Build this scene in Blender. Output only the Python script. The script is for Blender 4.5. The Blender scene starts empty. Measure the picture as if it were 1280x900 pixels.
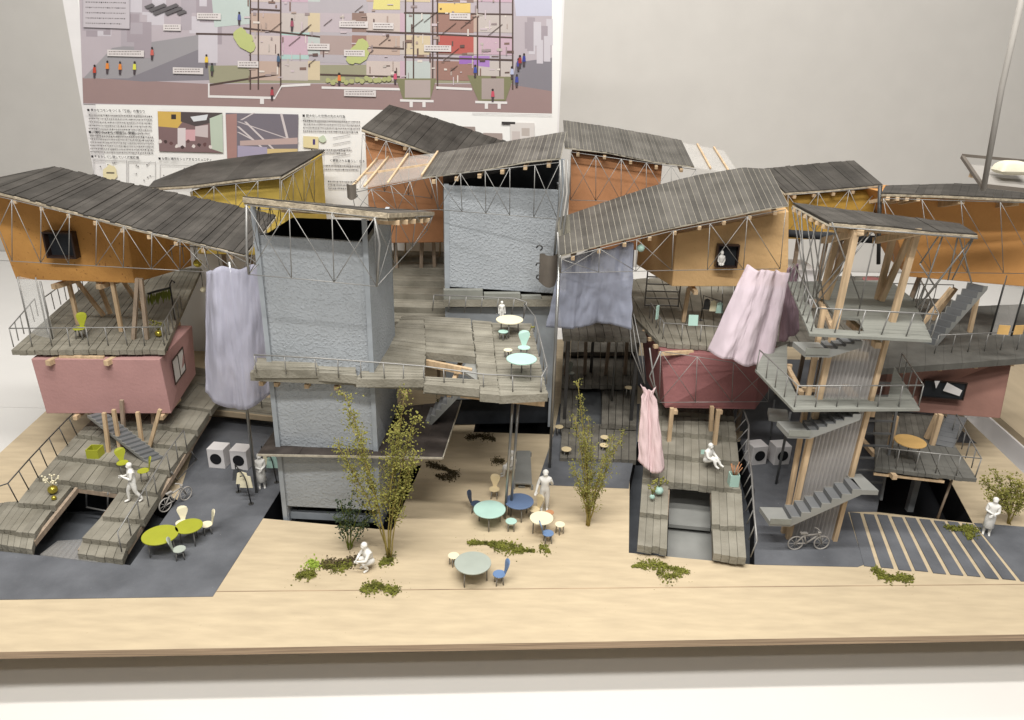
import bpy, bmesh, math, random
from mathutils import Vector, Matrix, noise
from mathutils.geometry import tessellate_polygon
random.seed(7)
V = Vector
PI = math.pi
R = math.radians
scene = bpy.context.scene
col = scene.collection

# ---------------------------------------------------------------- camera model
F = 950.; TH = R(22); RO = R(1.4); H = 5.5
def _ray(px, py):
    c, s = math.cos(TH), math.sin(TH)
    u = (px-640)/F; v = -(py-450)/F
    cr, sr = math.cos(RO), math.sin(RO)
    a = u*cr-v*sr; b = u*sr+v*cr
    return (a, c+b*s, -s+b*c)
def G(px, py, z=0.):            # point of a level z seen at a photo position
    d = _ray(px, py); t = (z-H)/d[2]
    return V((d[0]*t, d[1]*t, z))
def at(px, py, Y):              # point at depth Y
    d = _ray(px, py); t = Y/d[1]
    return V((d[0]*t, Y, H+d[2]*t))

# ---------------------------------------------------------------- materials
MATS = {}
def mat(name, base, rough=.7, var=.12, scale=6., bump=0., bscale=40., metal=0., alpha=1., trans=0., grain=None, spec=.3, var2=None, voronoi=False, bdist=.02, speck=None, island=0.):
    m = bpy.data.materials.new(name); m.use_nodes = True
    nt = m.node_tree; N = nt.nodes; L = nt.links
    b = N['Principled BSDF']
    b.inputs['Roughness'].default_value = rough
    b.inputs['Metallic'].default_value = metal
    b.inputs['Specular IOR Level'].default_value = spec
    tc = N.new('ShaderNodeTexCoord')
    mp = N.new('ShaderNodeMapping')
    L.new(tc.outputs['Object'], mp.inputs[0])
    if grain: mp.inputs['Scale'].default_value = grain
    ns = N.new('ShaderNodeTexNoise'); ns.inputs['Scale'].default_value = scale
    ns.inputs['Detail'].default_value = 6
    L.new(mp.outputs[0], ns.inputs['Vector'])
    rp = N.new('ShaderNodeValToRGB')
    rp.color_ramp.elements[0].position = .3; rp.color_ramp.elements[1].position = .7
    lo = [max(0, c*(1-var)) for c in base]; hi = [min(1, c*(1+var)) for c in base]
    if var2: hi = var2
    rp.color_ramp.elements[0].color = (*lo, 1); rp.color_ramp.elements[1].color = (*hi, 1)
    L.new(ns.outputs['Fac'], rp.inputs[0])
    last = rp.outputs[0]
    if speck:
        n3 = N.new('ShaderNodeTexNoise'); n3.inputs['Scale'].default_value = speck[1]; n3.inputs['Detail'].default_value = 3
        L.new(tc.outputs['Object'], n3.inputs['Vector'])
        r3 = N.new('ShaderNodeValToRGB'); r3.color_ramp.elements[0].position = speck[2]; r3.color_ramp.elements[1].position = speck[2]+.04
        L.new(n3.outputs['Fac'], r3.inputs[0])
        mx = N.new('ShaderNodeMix'); mx.data_type = 'RGBA'
        L.new(r3.outputs[0], mx.inputs[0]); L.new(last, mx.inputs[6]); mx.inputs[7].default_value = (*speck[0], 1)
        last = mx.outputs[2]
    if island:
        ge = N.new('ShaderNodeNewGeometry'); mr = N.new('ShaderNodeMapRange')
        mr.inputs[3].default_value = 1-island; mr.inputs[4].default_value = 1+island
        L.new(ge.outputs['Random Per Island'], mr.inputs[0])
        hs = N.new('ShaderNodeHueSaturation'); L.new(mr.outputs[0], hs.inputs['Value']); L.new(last, hs.inputs['Color']); last = hs.outputs[0]
    L.new(last, b.inputs['Base Color'])
    if bump:
        if voronoi:
            n2 = N.new('ShaderNodeTexNoise'); n2.inputs['Detail'].default_value = 3; n2.inputs['Roughness'].default_value = .6
        else:
            n2 = N.new('ShaderNodeTexNoise'); n2.inputs['Detail'].default_value = 4
        n2.inputs['Scale'].default_value = bscale
        L.new((mp if grain else tc).outputs[0 if grain else 3], n2.inputs['Vector'])
        bp = N.new('ShaderNodeBump'); bp.inputs['Strength'].default_value = bump; bp.inputs['Distance'].default_value = bdist
        if voronoi:
            r2 = N.new('ShaderNodeValToRGB'); r2.color_ramp.elements[0].position = .46; r2.color_ramp.elements[1].position = .76
            L.new(n2.outputs['Fac'], r2.inputs[0]); L.new(r2.outputs[0], bp.inputs['Height'])
        else:
            L.new(n2.outputs['Fac'], bp.inputs['Height'])
        L.new(bp.outputs[0], b.inputs['Normal'])
    if alpha < 1: b.inputs['Alpha'].default_value = alpha
    if trans: b.inputs['Transmission Weight'].default_value = trans
    MATS[name] = m
    return m
def flat(name, c, rough=.6, **k): return mat(name, c, rough=rough, var=.04, **k)

M = MATS
mat('wall_paint', (.56, .54, .51), .9, .02, 1.5, bump=.05, bscale=60)
mat('table_white', (.77, .755, .73), .45, .015, 1.)
mat('ply', (.565, .462, .318), .6, .12, 6., grain=(.35, 1.6, 1), bump=.05, bscale=20, var2=(.595, .49, .335), speck=((.50,.40,.27), 22, .70))
mat('ply_edge', (.33, .24, .16), .8, .45, 2., grain=(.6, .6, 60))
mat('ply_dark', (.47, .38, .26), .7, .10, 1.2, grain=(3., .5, 1))
mat('paving', (.125, .131, .145), .8, .22, 2.2, bump=.3, bscale=30, var2=(.155, .162, .178), speck=((.25, .25, .26), 34, .74))
mat('pit_black', (.012, .013, .016), .8, .2)
mat('pit_grey', (.12, .13, .145), .7, .2, 3.)
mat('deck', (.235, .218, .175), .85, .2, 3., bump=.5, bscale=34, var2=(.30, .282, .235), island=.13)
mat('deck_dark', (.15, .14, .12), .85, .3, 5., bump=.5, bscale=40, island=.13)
mat('deck_grey', (.25, .255, .23), .7, .12, 3., grain=(1, 9, 1), bump=.2, bscale=30)
mat('roof', (.058, .053, .047), .6, .25, 3., bump=.25, bscale=30, var2=(.08, .073, .065), speck=((.3, .29, .27), 30, .80), island=.22)
mat('roof_light', (.088, .082, .073), .45, .25, 3., bump=.2, bscale=30, var2=(.12, .112, .10), speck=((.34, .33, .31), 30, .80), island=.22)
mat('canopy', (.05, .042, .038), .5, .3, 5., speck=((.3, .3, .3), 30, .75))
mat('stucco', (.385, .412, .44), .78, .09, 1.3, bump=.5, bscale=30, voronoi=True, bdist=.02)
mat('grey_post', (.33, .36, .39), .6, .1)
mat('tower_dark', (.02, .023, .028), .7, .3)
mat('pink', (.43, .245, .235), .75, .06, 3., bump=.2, bscale=26)
mat('red', (.27, .115, .115), .7, .08, 3., bump=.3, bscale=26)
mat('redbrown', (.255, .135, .108), .75, .1, 3., bump=.2, bscale=26)
mat('orange', (.50, .245, .07), .75, .10, 2.2, bump=.4, bscale=20, var2=(.60, .31, .09), speck=((.30, .13, .04), 24, .66))
mat('orange_pale', (.70, .46, .225), .75, .08, 2.2, bump=.4, bscale=20, speck=((.40, .22, .09), 34, .72))
mat('orange_deep', (.60, .30, .10), .75, .08, 2.2, bump=.25, bscale=20)
mat('brown', (.42, .20, .095), .8, .1, 2., bump=.2, bscale=20)
mat('yellow', (.55, .40, .09), .8, .12, 3., bump=.35, bscale=20)
mat('yellow_deep', (.44, .26, .05), .8, .12, 3., bump=.35, bscale=20)
mat('wood', (.57, .42, .265), .65, .22, 5., grain=(4, 4, .6), bump=.1, bscale=20)
mat('wood_grey', (.36, .28, .21), .7, .22, 5., grain=(4, 4, .6))
mat('wire', (.29, .285, .275), .45, .1, metal=.4)
mat('wire_dark', (.07, .07, .07), .4, .1, metal=.5)
mat('pole', (.36, .36, .35), .3, .1, metal=.8)
mat('card_edge', (.62, .56, .45), .9, .2, 20.)
mat('card_tan', (.40, .34, .25), .9, .35, 14., bump=.5, bscale=40)
mat('card_mid', (.36, .33, .27), .9, .2, 20.)
mat('warm_grey', (.36, .34, .315), .6, .05)
mat('rim_brown', (.15, .13, .11), .6, .1)
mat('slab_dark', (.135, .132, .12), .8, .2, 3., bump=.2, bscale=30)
mat('stair_grey', (.255, .258, .245), .55, .1, 3.)
mat('stair_dark', (.15, .155, .16), .55, .1, 3.)
mat('figure', (.80, .79, .76), .6, .03, 10.)
mat('white_paint', (.72, .70, .70), .5, .03, 3.)
mat('lime', (.36, .38, .035), .5, .05)
mat('olive', (.13, .155, .02), .6, .1)
mat('cream', (.80, .74, .54), .5, .04)
mat('cream_dark', (.66, .54, .33), .5, .04)
mat('teal', (.43, .63, .56), .5, .04)
mat('blue', (.115, .17, .29), .5, .05)
mat('blue_dark', (.06, .085, .14), .5, .05)
mat('blue_mid', (.15, .24, .42), .5, .05)
mat('sage', (.40, .44, .39), .5, .05)
mat('sienna', (.50, .24, .12), .6, .1)
mat('tan', (.60, .38, .14), .6, .1)
mat('rose', (.42, .16, .16), .6, .1)
mat('brass', (.50, .42, .07), .25, .2, metal=.7)
mat('chrome', (.55, .55, .55), .15, .05, metal=1.)
mat('acrylic', (.80, .80, .78), .12, .02, alpha=.28)
mat('acrylic_hazy', (.66, .64, .61), .3, .08, 3., alpha=.24)
mat('poly', (.50, .475, .455), .3, .06, 4., alpha=.70, spec=.6)
mat('lilac_cloth', (.52, .52, .63), .9, .06, 4., bump=.15, bscale=160)
mat('shade_cloth', (.30, .32, .40), .9, .06, 4., bump=.15, bscale=160)
mat('pink_cloth', (.68, .58, .64), .9, .05, 4., bump=.15, bscale=160)
mat('mauve_cloth', (.30, .21, .25), .9, .05, 4.)
mat('rosy_cloth', (.72, .55, .56), .9, .05, 4., bump=.15, bscale=160)
for n, a in (('lilac_cloth', .64), ('shade_cloth', .72), ('pink_cloth', .72), ('rosy_cloth', .84)):
    M[n].node_tree.nodes['Principled BSDF'].inputs['Alpha'].default_value = a
mat('leaf', (.17, .175, .035), .7, .3, 9., var2=(.34, .32, .08))
mat('leaf_dark', (.04, .06, .03), .7, .3, 9.)
mat('moss', (.12, .12, .022), .9, .5, 14., var2=(.24, .25, .045))
mat('moss_lime', (.30, .40, .06), .9, .3, 14.)
mat('moss_brown', (.085, .065, .03), .9, .4, 14.)
mat('stem', (.30, .24, .07), .8, .2, 12.)
mat('pillow', (.74, .70, .56), .8, .05, 5., bump=.1)
mat('dark_brown', (.035, .02, .016), .4, .2)
mat('slate', (.08, .085, .09), .6, .2)

for n in ('roof','roof_light','deck','deck_dark','slab_dark','deck_grey','paving','canopy','ply','stucco'):
    M[n].node_tree.nodes['Principled BSDF'].inputs['Specular IOR Level'].default_value = .12
# ---------------------------------------------------------------- mesh builder
class MB:
    def __init__(s): s.v = []; s.f = []; s.smooth = []
    def add(s, vs, fs, sm=False):
        o = len(s.v); s.v += [tuple(v) for v in vs]
        s.f += [tuple(i+o for i in f) for f in fs]; s.smooth += [sm]*len(fs)
        return s
    def hexa(s, b, t):          # bottom 4 (ccw), top 4
        return s.add(list(b)+list(t), [(3,2,1,0),(4,5,6,7),(0,1,5,4),(1,2,6,5),(2,3,7,6),(3,0,4,7)])
    def box(s, x0, y0, z0, x1, y1, z1):
        b = [(x0,y0,z0),(x1,y0,z0),(x1,y1,z0),(x0,y1,z0)]
        return s.hexa(b, [(p[0],p[1],z1) for p in b])
    def obox(s, c, dx, dy, dz, rot=0., tilt=0.):    # centre of base, sizes, z rotation
        m = Matrix.Rotation(rot, 3, 'Z') @ Matrix.Rotation(tilt, 3, 'X')
        c = V(c); P = [V((a*dx/2, b*dy/2, k*dz)) for k in (0,1) for a,b in ((-1,-1),(1,-1),(1,1),(-1,1))]
        P = [c + m @ p for p in P]
        return s.hexa(P[:4], P[4:])
    def slab(s, pts, th):       # top outline, thickness downwards
        n = len(pts); b = [(p[0],p[1],p[2]-th) for p in pts]
        tri = tessellate_polygon([[V(p) for p in pts]])
        fs = [tuple(t) for t in tri] + [tuple(i+n for i in reversed(t)) for t in tri]
        fs += [(i, i+n, (i+1)%n+n, (i+1)%n) for i in range(n)]
        return s.add([tuple(p) for p in pts]+b, fs)
    def bar(s, p, q, w, h=None):    # square bar
        h = h or w; p = V(p); q = V(q); d = (q-p).normalized()
        up = V((0,0,1)) if abs(d.z) < .9 else V((0,1,0))
        a = d.cross(up).normalized()*w/2; b = d.cross(a).normalized()*h/2
        P = [p-a-b, p+a-b, p+a+b, p-a+b]; Q = [q-a-b, q+a-b, q+a+b, q-a+b]
        return s.hexa(P, Q)
    def tube(s, pts, r, n=6, r2=None, cap=True):
        pts = [V(p) for p in pts]; rings = []
        k = len(pts)
        base = len(s.v); vs = []
        up = None
        for i, p in enumerate(pts):
            d = (pts[min(i+1,k-1)]-pts[max(i-1,0)]).normalized()
            if up is None: up = V((0,0,1)) if abs(d.z) < .9 else V((1,0,0))
            a = d.cross(up).normalized(); b = a.cross(d).normalized(); up = b
            rr = r if r2 is None else r+(r2-r)*i/(k-1)
            vs += [p+a*math.cos(2*PI*j/n)*rr+b*math.sin(2*PI*j/n)*rr for j in range(n)]
        fs = [(i*n+j, i*n+(j+1)%n, (i+1)*n+(j+1)%n, (i+1)*n+j) for i in range(k-1) for j in range(n)]
        if cap: fs += [tuple(reversed(range(n))), tuple((k-1)*n+j for j in range(n))]
        return s.add(vs, fs, True)
    def lathe(s, c, prof, n=24, m=None):    # prof [(r,z)]
        c = V(c); vs = []
        for r, z in prof:
            for j in range(n):
                p = V((r*math.cos(2*PI*j/n), r*math.sin(2*PI*j/n), z))
                if m is not None: p = m @ p
                vs.append(c+p)
        k = len(prof)
        fs = [(i*n+j, i*n+(j+1)%n, (i+1)*n+(j+1)%n, (i+1)*n+j) for i in range(k-1) for j in range(n)]
        fs += [tuple(reversed(range(n))), tuple((k-1)*n+j for j in range(n))]
        return s.add(vs, fs)
    def ball(s, c, r, sz=1., n=12):
        prof = [(max(r*math.sin(PI*i/8), .0005), -r*sz*math.cos(PI*i/8)) for i in range(9)]
        k = len(s.f); s.lathe(c, prof, n)
        for i in range(k, len(s.f)): s.smooth[i] = True
        return s
    def boards(s, A, B, C, D, n, th=.04, gap=.12, jit=.0, jz=.0, stag=0.):
        """boards running from edge AB to edge DC; AB split in n"""
        A, B, C, D = map(V, (A, B, C, D))
        for i in range(n):
            t0 = i/n; t1 = (i+1)/n - gap/n
            e0 = random.uniform(-stag, stag); e1 = random.uniform(-stag, stag)
            z = V((0, 0, random.uniform(-jz, jz)))
            def q(t, e, lo): 
                a = A.lerp(B, t); d = D.lerp(C, t); L = (d-a).length or 1
                return (a.lerp(d, e/L) if lo else d.lerp(a, -e/L)) + z
            tw = V((0,0,random.uniform(-jz, jz)*.6))
            T = [q(t0, e0, 1), q(t1, e0, 1)+tw, q(t1, e1, 0)+tw, q(t0, e1, 0)]
            s.hexa([p-V((0,0,th)) for p in T], T)
        return s
    def build(s, name, m, parent=None, bevel=0.):
        me = bpy.data.meshes.new(name)
        me.from_pydata(s.v, [], s.f); me.polygons.foreach_set('use_smooth', s.smooth)
        bm = bmesh.new(); bm.from_mesh(me); bmesh.ops.recalc_face_normals(bm, faces=bm.faces) if name != 'print' else None; bm.to_mesh(me); bm.free()
        me.materials.append(M[m] if isinstance(m, str) else m); me.update()
        o = bpy.data.objects.new(name, me); col.objects.link(o)
        if parent:
            o.parent = parent
            o.matrix_parent_inverse = Matrix.Identity(4)
            if parent.type == 'EMPTY' or True:
                off = parent['_o'] if '_o' in parent else None
                if off is not None: me.transform(Matrix.Translation(-V(off)))
                o['_o'] = list(off) if off is not None else [0,0,0]
        if bevel:
            b = o.modifiers.new('bevel', 'BEVEL'); b.width = bevel; b.segments = 2; b.limit_method = 'ANGLE'
        return o
def thing(name, label, cat, loc=(0,0,0), group=None):
    o = bpy.data.objects.new(name, None); col.objects.link(o)
    o.empty_display_size = .1
    o.location = loc; o['_o'] = list(loc)
    o['label'] = label; o['category'] = cat
    if group: o['group'] = group
    return o
def local(name, label, cat, loc, rz=0., group=None, s=1.):     # parts given in local coordinates
    o = thing(name, label, cat, loc, group); o['_o'] = [0,0,0]; o.rotation_euler.z = rz; o.scale = (s,s,s)
    return o
def tag(o, label, cat, group=None):
    o['label'] = label; o['category'] = cat
    if group: o['group'] = group
    return o
def struct(o): o['kind'] = 'structure'; return o
def copy_tree(o, parent=None):
    c = o.copy(); col.objects.link(c)
    if parent: c.parent = parent; c.matrix_parent_inverse = Matrix.Identity(4)
    for ch in [x for x in col.objects if x.parent == o]: copy_tree(ch, c)
    return c
def lerp(a, b, t): return V(a).lerp(V(b), t)
def poly(pts, t):               # point at fraction t on a polyline
    pts = [V(p) for p in pts]; L = [(pts[i+1]-pts[i]).length for i in range(len(pts)-1)]
    T = t*sum(L)
    for i, l in enumerate(L):
        if T <= l or i == len(L)-1: return pts[i].lerp(pts[i+1], T/l if l else 0)
        T -= l
def truss(mb, top, bot, n, r=.0052, pattern='x'):
    for a in (top, bot): mb.tube(a, r, 5)
    P = [poly(top, i/n) for i in range(n+1)]; Q = [poly(bot, i/n) for i in range(n+1)]
    for i in range(n+1): mb.tube([P[i], Q[i]], r, 5)
    for i in range(n):
        if pattern == 'x' and i % 2 == 0 or pattern == 'xx':
            mb.tube([P[i], Q[i+1]], r*.85, 5); mb.tube([Q[i], P[i+1]], r*.85, 5)
        elif pattern == 'w' or i % 4 == 1: mb.tube([P[i], Q[i+1]], r*.85, 5)
def railing(mb, pts, h=.26, sp=.26, r=.0075, lean=(0,0)):
    pts = [V(p) for p in pts]; up = V((lean[0], lean[1], h))
    mb.tube([p+up for p in pts], r*1.2, 5)
    for i in range(len(pts)-1):
        n = max(1, round((pts[i+1]-pts[i]).length/sp))
        for k in range(n+(i == len(pts)-2)):
            p = pts[i].lerp(pts[i+1], k/n); j = V((random.uniform(-.008,.008), random.uniform(-.008,.008), 0))
            mb.tube([p+j, p+up], r, 5)
def stair(parent, a, b, wv, n, m='stair_grey', t=.03, name='stair', sd=.05):
    """a: foot, b: head (same side), wv: width vector"""
    a, b, wv = V(a), V(b), V(wv)
    run = V((b.x-a.x, b.y-a.y, 0))/n; rise = (b.z-a.z)/n
    sm = [MB(), MB()]; tm = MB()
    for i in range(n):
        p = a+run*i+V((0,0,rise*(i+1)))
        tm.hexa([p-V((0,0,.018)), p+run-V((0,0,.018)), p+run+wv-V((0,0,.018)), p+wv-V((0,0,.018))], [p, p+run, p+run+wv, p+wv])
        tm.hexa([p-V((0,0,rise)), p+run*.08-V((0,0,rise)), p+run*.08+wv-V((0,0,rise)), p+wv-V((0,0,rise))], [p-V((0,0,.018)), p+run*.08-V((0,0,.018)), p+run*.08+wv-V((0,0,.018)), p+wv-V((0,0,.018))])
    for oi, o in enumerate((-wv.normalized()*.012, wv+wv.normalized()*.002)):
        w = wv.normalized()*.01
        for i in range(n):
            p = a+run*i+o; q = p+run
            lo0 = V((p.x, p.y, a.z+rise*i-sd)); lo1 = V((q.x, q.y, a.z+rise*(i+1)-sd))
            h = V((0,0,a.z+rise*(i+1)+.006))
            t0 = V((p.x,p.y,h.z)); t1 = V((q.x,q.y,h.z))
            sm[oi].hexa([lo0, lo1, lo1+w, lo0+w], [t0, t1, t1+w, t0+w])
    o = tm.build(name, 'stair_dark' if m == 'stair_grey' else m, parent)
    for q in sm: q.build('stringer', m, o)
    return o
def holed(mb, outer, holes, z):
    polys = [[V((p[0],p[1],z)) for p in outer]]+[[V((p[0],p[1],z)) for p in h] for h in holes]
    allp = [p for q in polys for p in q]
    mb.add(allp, [tuple(t) for t in tessellate_polygon(polys)])
def fit_boards_on(mb, front, back, n, **k):
    for i in range(n):
        a, b = poly(front, i/n), poly(front, (i+1)/n); d, c = poly(back, i/n), poly(back, (i+1)/n)
        mb.boards(a, b, c, d, 1, **k)
def grow(pts, d): return pts

#=================================================================== SETTING
BA = R(3.4)                      # the base is turned slightly to the camera
# back wall and table
struct(MB().box(-40, 23.6, -1.2, 40, 23.9, 26).build('wall', 'wall_paint'))
t = MB()
t.box(-30, 1.0, -1.05, 30, 12.48, -.72); t.box(-30, 12.50, -1.05, 30, 23.55, -.723)
struct(t.build('tabletop', 'table_white'))

# holes
def GP(*ps, z=0): return [G(a, b, z) for a, b in ps]
H_tower = GP((329,648),(352,611),(527,581),(490,663))
H_left = GP((-60,683),(163,707),(222,625),(180,606),(75,606),(-10,664))
H_mid = GP((786,691),(943,706),(943,612),(925,552),(797,552),(787,600))
H_right = GP((1096,640),(1216,654),(1166,560),(1112,560))
H_back = GP((592,540),(692,543),(690,500),(600,500))
outer = [G(-420,832), G(0,815), G(1280,793), G(1500,788), V((7.75,8.6,0)), G(1280,592), G(1207,522), V((8.0,15.2,0)), V((-6.9,14.4,0)), G(57,514), G(0,566), G(-260,770)]
holes = [H_tower, H_left, H_mid, H_right, H_back]
b = MB(); holed(b, outer, holes, 0); base = thing('baseboard', 'large pale plywood baseboard carrying the whole timber house model', 'baseboard', (0,9,0))
b.build('plywood_top', 'ply', base)
b = MB(); n = len(outer)
b.add([(p.x,p.y,0) for p in outer]+[(p.x,p.y,-.085) for p in outer], [(i,(i+1)%n,(i+1)%n+n,i+n) for i in range(n)])
b.build('edge', 'ply_edge', base)
b = MB(); holed(b, outer, holes, -.085); b.build('underside', 'ply_dark', base)
b = MB()
f0, f1 = G(-300,745), G(1500,729)
b.hexa([f0+V((0,0,.001)), f1+V((0,0,.001)), f1+V((0,.012,.001)), f0+V((0,.012,.001))], [f0+V((0,0,.0022)), f1+V((0,0,.0022)), f1+V((0,.012,.0022)), f0+V((0,.012,.0022))])
b.build('seam', 'ply_edge', base)
b = MB(); b.hexa([V((-8.5,7.3,-.715)), V((8.5,8.3,-.715)), V((7.8,13.5,-.715)), V((-7,13.5,-.715))], [V((-8.5,7.3,-.52)), V((8.5,8.3,-.52)), V((7.8,13.5,-.52)), V((-7,13.5,-.52))])
b.build('plinth', 'white_paint', base)
# pits
b = MB(); g_ = MB()
for h, dz, kind in ((H_tower,-.5,b),(H_back,-.5,b),(H_right,-.5,b),(H_left,-.42,g_),(H_mid,-.42,g_)):
    k = len(h); T = [(p.x,p.y,-.003) for p in h]; B = [(p.x,p.y,dz) for p in h]
    b.add(T+B, [(i,(i+1)%k,(i+1)%k+k,i+k) for i in range(k)])
    kind.add(B, [tuple(t) for t in tessellate_polygon([[V(p) for p in B]])])
b.build('pit_lining', 'pit_black', base); g_.build('pit_floor', 'pit_grey', base)

# dark paving sheets
def sheet(outer, holes=(), z=.005, m='paving', name='paving'):
    b = MB(); holed(b, outer, holes, z); k = len(outer)
    b.add([(p.x,p.y,z) for p in outer]+[(p.x,p.y,.0005) for p in outer], [(i,(i+1)%k,(i+1)%k+k,i+k) for i in range(k)])
    return struct(b.build(name, m))
L1 = GP((-320,762),(0,750),(266,746),(329,648),(352,611),(365,560),(372,530),(255,520),(222,625),(163,707),(-60,683),(-260,665))
sheet(L1, (), z=.006)
sheet(GP((671,606),(786,611),(787,600),(797,552),(800,505),(700,505),(692,543)))
sheet(GP((943,706),(943,612),(925,552),(940,500),(1100,500),(1112,560),(1096,640),(1060,640),(1080,706),(1072,709)))
sheet([V((2.6,10.9,0)), V((7.3,10.6,0)), V((7.3,14,0)), V((2.0,14,0))], z=.004)
sheet(GP((1217,654),(1400,668),(1500,740),(1276,727)), z=.006)
n = 9
fr0, fr1 = V(G(1080,708)), V(G(1276,727)); bk0, bk1 = V(G(1062,641)), V(G(1220,656))
for i in range(n):
    a, b_ = i/n, (i+.74)/n
    jt = random.uniform(-.01,.02)
    pts = [fr0.lerp(fr1,a)+V((0,-jt,0)), fr0.lerp(fr1,b_)+V((0,-jt,0)), bk0.lerp(bk1,b_)+V((0,jt,0)), bk0.lerp(bk1,a)+V((0,jt,0))]
    b = MB(); b.slab([(p.x,p.y,.012) for p in pts], .011)
    struct(b.build('paving_strip', 'paving'))

# second display base behind on the right
b2 = thing('baseboard', 'plain plywood baseboard of the neighbouring model beyond the white gap', 'baseboard', (11,13,-.1))
pts = [G(1242,515,-.2), G(1290,556,-.2), G(1420,660,-.2), V((16,14,-.2)), V((16,18,-.2)), V((7.6,18,-.2)), G(1120,400,-.2)]
MB().slab(pts, .12).build('plywood_top', 'ply_dark', b2)
b = MB(); q = [V((p.x*.985+.1, p.y*1.01+.05, -.32)) for p in pts]; b.slab(q, .39); b.build('plinth', 'white_paint', b2)

#=================================================================== HELPERS FOR BUILDINGS
def vbox(parent, name, pts, z0, z1, m, tops=None, th=.05):
    """vertical box from footprint pts (list of xy), tops optional heights"""
    n = len(pts); b = MB()
    lo = [V((p[0],p[1],z0)) for p in pts]
    hi = [V((p[0],p[1],(tops[i] if tops else z1))) for i, p in enumerate(pts)]
    b.hexa(lo, hi) if n == 4 else None
    return b.build(name, m, parent, bevel=.008)
def window(parent, A, B, z0, z1, nrm, depth=.06, fr=.02, mullion=True, mf='dark_brown', mp='tower_dark'):
    """window between wall points A,B (xy), frame standing proud along nrm"""
    A = V((A[0],A[1],0)); B = V((B[0],B[1],0)); n = V((nrm[0],nrm[1],0)).normalized()*depth
    d = (B-A).normalized()
    b = MB()
    def bx(p, q, za, zb):
        b.hexa([V((p.x,p.y,za)), V((q.x,q.y,za)), V((q.x,q.y,za))+n, V((p.x,p.y,za))+n], [V((p.x,p.y,zb)), V((q.x,q.y,zb)), V((q.x,q.y,zb))+n, V((p.x,p.y,zb))+n])
    bx(A, B, z0, z0+fr); bx(A, B, z1-fr, z1); bx(A, A+d*fr, z0+fr, z1-fr); bx(B-d*fr, B, z0+fr, z1-fr)
    if mullion: mm = A.lerp(B, .5); bx(mm-d*fr*.4, mm+d*fr*.4, z0+fr, z1-fr)
    w = b.build('window', mf, parent)
    b = MB(); k = n*.12+n.normalized()*.004; a_, b_ = A+d*fr, B-d*fr
    b.hexa([V((a_.x,a_.y,z0+fr)), V((b_.x,b_.y,z0+fr)), V((b_.x,b_.y,z0+fr))+k, V((a_.x,a_.y,z0+fr))+k], [V((a_.x,a_.y,z1-fr)), V((b_.x,b_.y,z1-fr)), V((b_.x,b_.y,z1-fr))+k, V((a_.x,a_.y,z1-fr))+k])
    b.build('pane', mp, w)
    return w
def roof_of(parent, front, back, n, m='roof', th=.02, jz=.005, stag=.02, under='wood_grey', gap=.02):
    b = MB(); lt = m == 'roof_light'
    if lt: n = int(n*1.35); gap = .09; th = .004; jz = min(jz, .0012)
    fit_boards_on(b, front, back, n, th=th, gap=gap, jz=jz, stag=stag)
    r = b.build('roof', m, parent)
    b = MB(); k = n if lt else 10
    uo = V((0,0,.0045 if lt else .035)); F_ = [poly(front, i/k)-uo for i in range(k+1)]; B_ = [poly(back, i/k)-uo for i in range(k+1)]
    for i in range(k):
        f0, f1, c1, c0 = F_[i], F_[i+1], B_[i+1], B_[i]
        b.hexa([f0-V((0,0,.02)), f1-V((0,0,.02)), c1-V((0,0,.02)), c0-V((0,0,.02))], [f0, f1, c1, c0])
    b.build('underlay', 'card_edge' if not lt else 'card_mid', r)  # under roof_light, pale underlay in the gaps paints highlights along board edges
    if not lt:
        eb = MB(); [eb.bar(poly(front, i/10)-V((0,.004,.03)), poly(front, (i+1)/10)-V((0,.004,.03)), .022, .026) for i in range(10)]; eb.build('eave_edge', 'card_tan', r)
    return r
def joists(parent, front, back, n, w=.045, inset=.0, drop=.085, m='wood'):
    for i in range(n):
        t = (i+.5)/n
        a = poly(front, t); c = poly(back, t); d = (c-a)
        MB().bar(a-d*.012-V((0,0,drop)), c-V((0,0,drop)), w).build('joist', m, parent)

#=================================================================== LEFT STEPPED DECK
sd = thing('stepped_deck', 'grey stepped timber deck round a sunken court at the far left of the model', 'deck', G(100,620))
steps = [
 ([(-3,661),(43,667),(69,632),(22,626)], .15, 6), ([(22,628),(69,632),(96,600),(48,594)], .22, 6),
 ([(-70,668),(-3,661),(22,626),(-30,632)], .15, 6),
 ([(103,672),(158,680),(180,650),(128,645)], .15, 5), ([(128,645),(180,650),(201,617),(152,610)], .22, 5),
 ([(48,596),(197,616),(212,589),(72,569)], .29, 15), ([(72,569),(212,588),(233,561),(96,543)], .36, 15),
 ([(96,543),(233,559),(247,540),(118,522)], .43, 15), ([(118,522),(247,538),(264,512),(142,495)], .50, 15),
 ([(142,495),(264,512),(284,486),(170,468)], .55, 13),
 ([(-6,680),(40,686),(44,668),(-4,662)], .08, 6), ([(97,692),(153,700),(160,681),(104,673)], .08, 5),
]
for i, (q, z, n) in enumerate(steps):
    P = GP(*q, z=z); b = MB(); b.boards(*P, n, th=.10, gap=.05, jz=.004, stag=.008)
    b.build('step', 'deck', sd)
b = MB()
for a, c, za, zb in (((158,690),(262,520),.02,.42), ((100,690),(150,620),.02,.16), ((42,680),(98,610),.02,.18)):
    b.bar(G(*a, za), G(*c, zb), .04, .07)
b.bar(G(96,612,.16), G(152,620,.16), .04, .06)
b.build('beam', 'wood_grey', sd)
b = MB()
lft = [G(-20,642,.16), G(22,628,.22), G(48,597,.29), G(72,570,.36), G(96,544,.43), G(118,523,.5), G(140,503,.52)]
railing(b, lft, .27, .27, lean=(-.06, 0))
b.build('railing', 'wire_dark', sd)
b = MB()
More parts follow.
